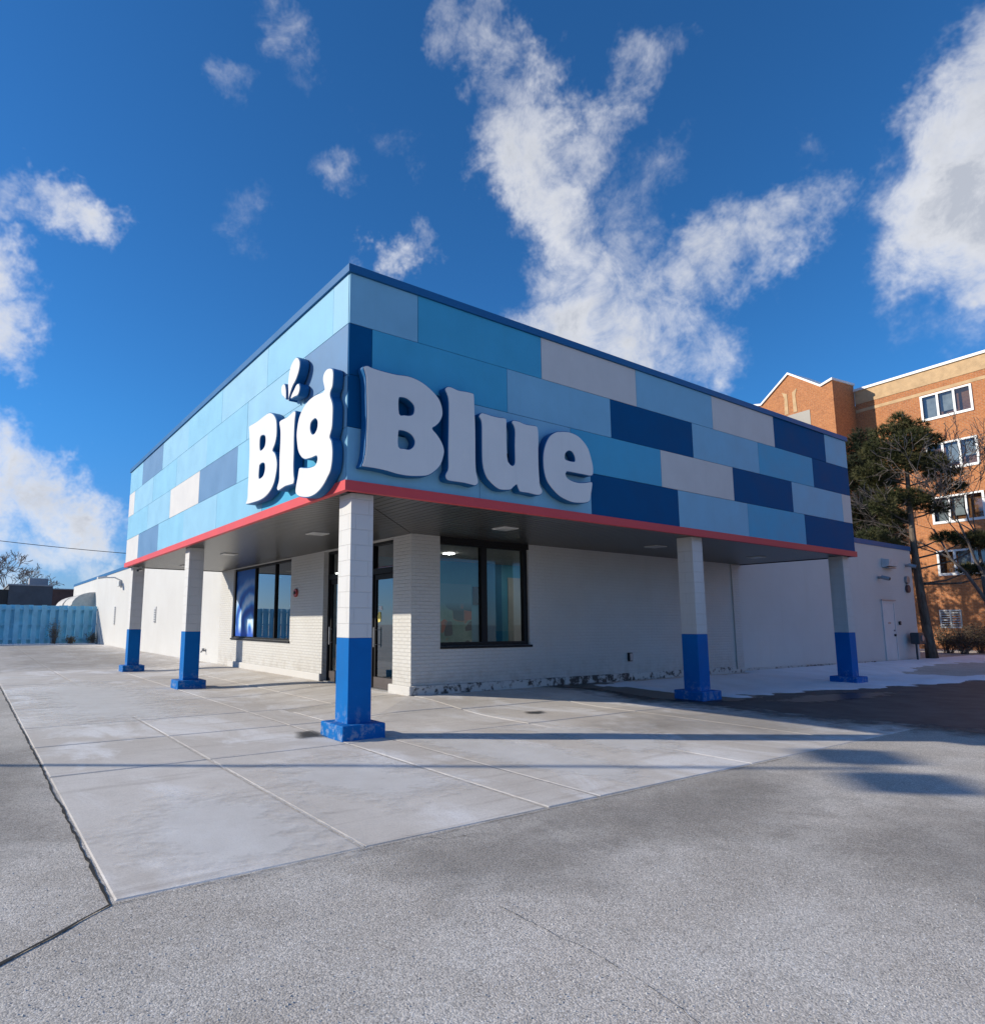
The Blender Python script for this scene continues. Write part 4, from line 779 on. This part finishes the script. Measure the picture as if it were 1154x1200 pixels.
def bare_tree(base, height, seed, m, label, group, levels=5, spread=.55, rad=None, lean=(0,0), rmin=.010):
    r = random.Random(seed); t = tag(empty('bare_tree'), label, 'tree', group); tk = MB(); cr = MB(); rad = rad or height*.022
    def grow(p, d, L, rr, lv):
        n = 3; pts = [p]; rads = [rr]; q = p
        for k in range(n):
            d = (d+Vector((r.gauss(0,.10), r.gauss(0,.10), .05+r.gauss(0,.05)))).normalized(); q = q+d*(L/n); pts.append(q); rads.append(rr*(1-.33*(k+1)/n))
        (tk if lv >= levels-1 else cr).tube(pts, [max(q_, rmin) for q_ in rads], 8 if lv >= levels-1 else (5 if lv > 2 else 3), False)
        if lv == 0: return
        for k in range(r.choice((2,3,3)) if lv > 1 else 3):
            a = d.orthogonal().normalized(); a.rotate(Matrix.Rotation(r.uniform(0, 6.28), 3, d)); nd = (d*(1-spread*.5)+a*spread*r.uniform(.6,1.2)).normalized()
            grow(pts[r.choice((2,3,3))], nd, L*r.uniform(.58,.82), rads[-1]*r.uniform(.5,.75), lv-1)
    grow(Vector(base)-Vector((0,0,.1)), Vector((lean[0],lean[1],1)).normalized(), height*.30, rad, levels)
    tk.build('trunk', m, t, smooth=True); cr.build('crown', m, t, fix=False); return t
p = at_depth(1172, 735, 25); bare_tree((p.x, p.y, .05), 11.5, 4, TBARK, 'bare brown tree with fine twigs reaching in from the right edge', 'bare trees', 7, .55, .15, R_(-.06,0)[:2])
p = at_depth(8, 731, 86); bare_tree((p.x, p.y, 0), 13.0, 31, FBARK, 'bare spreading tree above the low dark building at the left edge', 'bare trees', 7, .60, .30, rmin=.028)
p = at_depth(66, 731, 105); bare_tree((p.x, p.y, 0), 8.2, 17, FBARK, 'small bare tree behind the low dark building', 'bare trees', 6, .6, .2, rmin=.03)
for k, (x, y) in enumerate(((8,-38),(15,-33),(2,-44))): bare_tree((x,y,0), 11+k, 30+k, TBARK, ('bare tree across the lot reflected in the shop window, nearest','second bare tree across the lot reflected in the shop window','farthest bare tree across the lot behind the camera')[k], 'bare trees behind the camera', 5, .55)

# ------------------------------------------------------------------ brick apartment building, right
def brick_m():
    k = Mat('orange_brick', .85, (.4,.2,.1), .2); oc = k.nd('ShaderNodeTexCoord').outputs['Object']; sp = k.nd('ShaderNodeSeparateXYZ'); k.l.new(oc, sp.inputs[0]); cb = k.nd('ShaderNodeCombineXYZ')
    k.l.new(k.math('ADD', sp.outputs[0], sp.outputs[1]), cb.inputs[0]); k.l.new(sp.outputs[2], cb.inputs[1])
    b = k.brick(cb.outputs[0], .24, .08, .010, (.51,.185,.065), (.39,.13,.05), (.44,.29,.18), .1); n = k.noise(.8,5,.6); n2 = k.noise(9,4,.6)
    c = k.mix(k.ramp(n,.35,.7,0,.6), b.outputs['Color'], (.55,.23,.09)); c = k.mix(1.0, c, k.ramp(n2,.3,.7,.8,1.15), 'MULTIPLY'); k.col(c); k.bump(b.outputs['Fac'], -.5, .01); return k.m
BR = brick_m(); TAN = simple('tan_brick_band', (.55,.37,.20), .85, var=.15, scale=3, bump=.3); WTR = simple('white_window_trim', (.78,.78,.76), .5, var=.05)
ap = tag(empty('apartment_building'), 'orange brick apartment block with gabled bay and white windows behind the pines', 'building')
P0 = Vector((40.44, 6.49, 0)); UU = Vector((.1307,.9914,0)); NN = Vector((-.9914,.1307,0))   # along the facade, and out of it
APM = Matrix(((UU.x,NN.x,0,P0.x),(UU.y,NN.y,0,P0.y),(0,0,1,0),(0,0,0,1)))                  # local (s, out, z)
def lbox(mb, s0, s1, o0, o1, z0, z1): mb.box(s0, s1, o0, o1, z0, z1); return mb
def ab(mb, name, m, parent):
    o = mb.build(name, m, parent)
    if parent is ap: o.matrix_local = APM.copy()
    return o
wins = [(s0, z0, z1) for (z0, z1) in ((13.05,14.42),(10.06,11.52),(7.10,8.50),(4.22,5.48)) for s0 in (-9.0,-2.47,11.2,16.4)]
us = sorted({-24.0, 24.0}|{w[0] for w in wins}|{w[0]+2.38 for w in wins}|{-.87,.10}); vz = sorted({-.3,15.0,1.32,2.22}|{w[1] for w in wins}|{w[2] for w in wins})
def sol(u, v): return not any(w[0] < u < w[0]+2.38 and w[1] < v < w[2] for w in wins) and not (-.87 < u < .10 and 1.32 < v < 2.22)
ab(grid_solid(us, vz, sol, 'y', -.3, 0), 'facade', BR, ap)
ab(lbox(MB(), -24,24,-12,-.3,-.3,15.0), 'building_core', BR, ap)
ab(lbox(lbox(MB(), -24,3.48,-.3,.03,15.06,15.9), -24,3.48,-.3,.02,14.52,14.70), 'tan_band', TAN, ap)
ab(lbox(MB(), -24,3.48,-12,0,15.0,15.06), 'brick_band', BR, ap)
ab(lbox(MB(), -24,3.48,-.45,.12,15.9,16.05), 'parapet_coping', WTR, ap)
ab(lbox(MB(), -24,3.48,-12,-.31,15.06,15.9), 'parapet_back', TAN, ap)
WG = glass_m('apartment_glass', (.55,.6,.62), 1.5); CURT = simple('window_blind', (.55,.56,.55), .8, var=.3, scale=2)
for (s0, z0, z1) in wins:
    f = MB(); f.box(s0-.05,s0+2.43,-.02,.05,z0-.09,z0+.05); f.box(s0-.05,s0+2.43,-.02,.05,z1-.05,z1+.05)
    for q in range(4): f.box(s0-.05+q*.79,s0+.06+q*.79,-.019,.049,z0+.05,z1-.05)
    w_ = ab(f, 'window', WTR, ap)
    for q in range(3): s = MB(); s.quad((s0+.06+q*.79,-.01,z0+.05),(s0+.74+q*.79,-.01,z0+.05),(s0+.74+q*.79,-.01,z1-.05),(s0+.06+q*.79,-.01,z1-.05)); s.build('pane', WG, w_, fix=False)
    for q in range(3):
        if (int(z0)*2+q+int(s0)) % 4: MB().box(s0+.07+.79*q,s0+.74+.79*q,-.20,-.18,z0+(.05,.55,.3)[(q+int(z0))%3],z1-.05).build('blind', CURT, w_)
f = MB(); f.box(-.90,.13,-.02,.05,1.27,1.36); f.box(-.90,.13,-.02,.05,2.18,2.27); f.box(-.90,-.83,-.019,.049,1.36,2.18); f.box(.06,.13,-.019,.049,1.36,2.18); f.box(-.42,-.35,-.019,.049,1.36,2.18)
for q in range(6): f.box(-.83,.06,-.01,.03,1.42+q*.13,1.48+q*.13)
ab(f, 'basement_louvre', simple('louvre_grey', (.45,.47,.48), .5), ap)
# projecting gabled bay
bay = MB(); bay.prism([(3.5,-.3),(8.95,-.3),(8.95,16.28),(8.25,16.12),(6.22,17.62),(4.2,16.12),(3.5,16.32)], 'y', .001, 2.2); bay_o = ab(bay, 'gabled_bay', BR, ap)
gc = MB()
for (a, b) in (((3.44,16.33),(4.2,16.12)),((4.2,16.12),(6.22,17.62)),((6.22,17.62),(8.25,16.12)),((8.25,16.12),(9.02,16.29))): gc.prism([a, b, (b[0],b[1]+.14), (a[0],a[1]+.14)], 'y', -.05, 2.30)
gc.build('gable_coping', WTR, bay_o)
em = MB(); em.prism([(5.80,15.0),(6.05,15.0),(6.05,16.35),(5.72,16.55),(5.86,16.1)], 'y', 2.2, 2.225); em.prism([(6.40,15.0),(6.65,15.0),(6.60,16.1),(6.75,16.55),(6.40,16.35)], 'y', 2.2, 2.225); em.build('gable_ornament', TAN, bay_o)
w_ = MB(); w_.box(5.0,7.4,2.2,2.22,12.9,14.9); w_.build('bay_recess_shade', simple('recess_shade_dark', (.10,.09,.08), .4), bay_o)  # flat dark panel, the shade of a recess put into its colour
# shrubs at its foot
SHR = leafm('shrub_twigs', (.05,.035,.025), (.09,.07,.045))
def shrub(x, y, rx, h, lab, seed, m=SHR, name='shrub', grp='dark shrubs under the pines', nl=26):
    r = random.Random(seed); t = tag(empty(name), lab, 'shrub', grp); tw = MB(); lf = MB()
    for k in range(46):
        a = r.uniform(0,6.28); e = Vector((x+math.cos(a)*rx*r.random(), y+math.sin(a)*rx*r.random(), hgt(x,y)+h*r.uniform(.5,1))); b = Vector((x+r.gauss(0,.08), y+r.gauss(0,.08), hgt(x,y)-.03)); mid = b.lerp(e,.5)+Vector((r.gauss(0,.06), r.gauss(0,.06), .05)); tw.tube([b, mid, e], [.012,.009,.004], 3, False)
        for q in range(nl):
            p = mid.lerp(e, r.uniform(-.2,1.1))+Vector((r.gauss(0,.10), r.gauss(0,.10), r.gauss(0,.08))); v = Vector((r.gauss(0,1), r.gauss(0,1), r.gauss(0,1))).normalized(); w2_ = v.orthogonal().normalized()*.022; lf.quad(p-w2_, p+v*.05, p+w2_, p-v*.05)
    tw.build('stems', TBARK, t, fix=False); lf.build('foliage', m, t, fix=False)
for k, (u, d, h_) in enumerate(((1108,31,1.3),(1126,30,1.1),(1146,31,1.4),(1168,30,1.2))):
    p = at_depth(u, 735, d); shrub(p.x, p.y, 1.0, h_, ('dark leafy shrub right beside the pine trunk','second dark shrub right of the pine trunk','third dark shrub right of the pine trunk','dark shrub at the right edge of the view')[k], 60+k)
DRY = leafm('dry_weed', (.16,.13,.08), (.24,.20,.13))
for k, (u, h_, rx) in enumerate(((64,1.5,.45),(84,.45,.3),(108,.7,.35))):
    p = at_depth(u, 752, 1); d = ray(u, 745); t_ = (FY-.55-CAM.y)/d.y; q = CAM+d*t_; shrub(q.x, FY-.6, rx, h_, ('tallest dry weed clump at the foot of the blue fence','low dry weed clump in the middle by the blue fence','dry weed clump at the corner of the fence and white wall')[k], 80+k, DRY, 'weed_clump', 'dry weeds by the fence', 6)

# ------------------------------------------------------------------ far left: low building, wire
lb_ = tag(empty('low_building'), 'low dark flat-roofed building behind the blue fence', 'building'); BY = 74.0
SLATE = simple('slate_cladding', (.075,.085,.10), .7, var=.2, scale=.8); BROWN = simple('brown_brick_wall', (.10,.055,.045), .85, var=.25, scale=2); GRV = simple('flat_roof_trim', (.30,.31,.33), .7)
def px_x(u, y): d = ray(u, 720); return CAM.x+d.x*(y-CAM.y)/d.y
xa, xb, xc, xd = px_x(-60,BY), px_x(8,BY), px_x(60,BY), px_x(125,BY)
box('wall', SLATE, lb_, xb, xc, BY, BY+14, -.2, 5.35); box('wall', BROWN, lb_, xc, xd, BY, BY+14, -.2, 5.05); box('wall', DARKM, lb_, xa, xb, BY+.2, BY+14, -.2, 4.9)
box('roof_trim', GRV, lb_, xb-.1, xc+.02, BY-.1, BY+14, 5.35, 5.5); box('roof_trim', GRV, lb_, xc+.02, xd, BY-.1, BY+14, 5.05, 5.15)
u0, u1 = px_x(31,BY+8), px_x(53,BY+8); box('roof_unit', GRV, lb_, u0, u1, BY+7, BY+9, 5.5, 6.6)
ow = tag(MB().tube([at_depth(-60,626.5,75)+Vector((0,0,0))]+[at_depth(u, 626.5+ (u+60)*.0925 + 6*math.sin(max(0,min(1,(u+60)/320))*math.pi)*.5, 75) for u in range(-20,260,20)], .035, 6).build('overhead_wire', DARKM), 'thin dark overhead wire crossing the sky at the far left', 'wire')

# ------------------------------------------------------------------ lot light whose shadow crosses the pavement, and the buildings across the street mirrored in the glass
lp = tag(empty('lot_light'), 'parking lot light pole whose long thin shadow crosses the pavement', 'lamp post'); LX, LY, LH = -12.19, 6.8, 8.0
MB().tube([(LX,LY,0),(LX,LY,LH)], [.065,.05], 10).build('pole', GREYM, lp); MB().tube([(LX,LY,0),(LX,LY,.7)], .22, 14).build('footing', CURB, lp)
for sg in (-1, 1):
    ar = MB(); dx, dy = .75*sg, .66*sg; ar.tube([(LX,LY,LH-.1),(LX+dx*.35,LY+dy*.35,LH)], .03, 8); a_ = ar.build('arm', GREYM, lp); o = MB().box(-.40,.40,-.26,.26,-.13,.13).build('lamp_head', GREYM, lp, bevel=.03)
    o.location = (LX+dx*.62, LY+dy*.62, LH); o.rotation_euler = (0,0,math.atan2(dy,dx))
for k, (x0, x1, y0, y1, hh, lab) in enumerate(((-62,-48,-40,6,5.2,'dark low shop row across the street mirrored in the windows'),(-62,-50,9,60,6.4,'taller dark building across the street mirrored in the windows'))):
    t = tag(empty('street_building'), lab, 'building', 'buildings across the street'); box('wall', SLATE if k else BROWN, t, x0, x1, y0, y1, -.2, hh); box('roof_trim', GRV, t, x0-.1, x1+.1, y0-.1, y1+.1, hh, hh+.25)
    for q in range(6): yy = y0+(y1-y0)*(q+.5)/6; box('window', FRAME, t, x1+.002, x1+.06, yy-1.6, yy+1.6, .8, 2.8)

# ------------------------------------------------------------------ stand every empty at the base of its thing
bpy.context.view_layer.update()
for e in [o for o in C.objects if o.type == 'EMPTY' and o.parent is None]:
    pts = [c.matrix_world @ Vector(q) for c in e.children for q in c.bound_box if c.type == 'MESH']
    if not pts: continue
    b = Vector(((min(p.x for p in pts)+max(p.x for p in pts))/2, (min(p.y for p in pts)+max(p.y for p in pts))/2, min(p.z for p in pts)))
    e.location = b
    for c in e.children: c.location = c.location - b
scene.render.engine = 'CYCLES'
scene.cycles.max_bounces = 6; scene.cycles.diffuse_bounces = 3; scene.cycles.glossy_bounces = 3; scene.cycles.transparent_max_bounces = 12; scene.cycles.caustics_reflective = False; scene.cycles.caustics_refractive = False
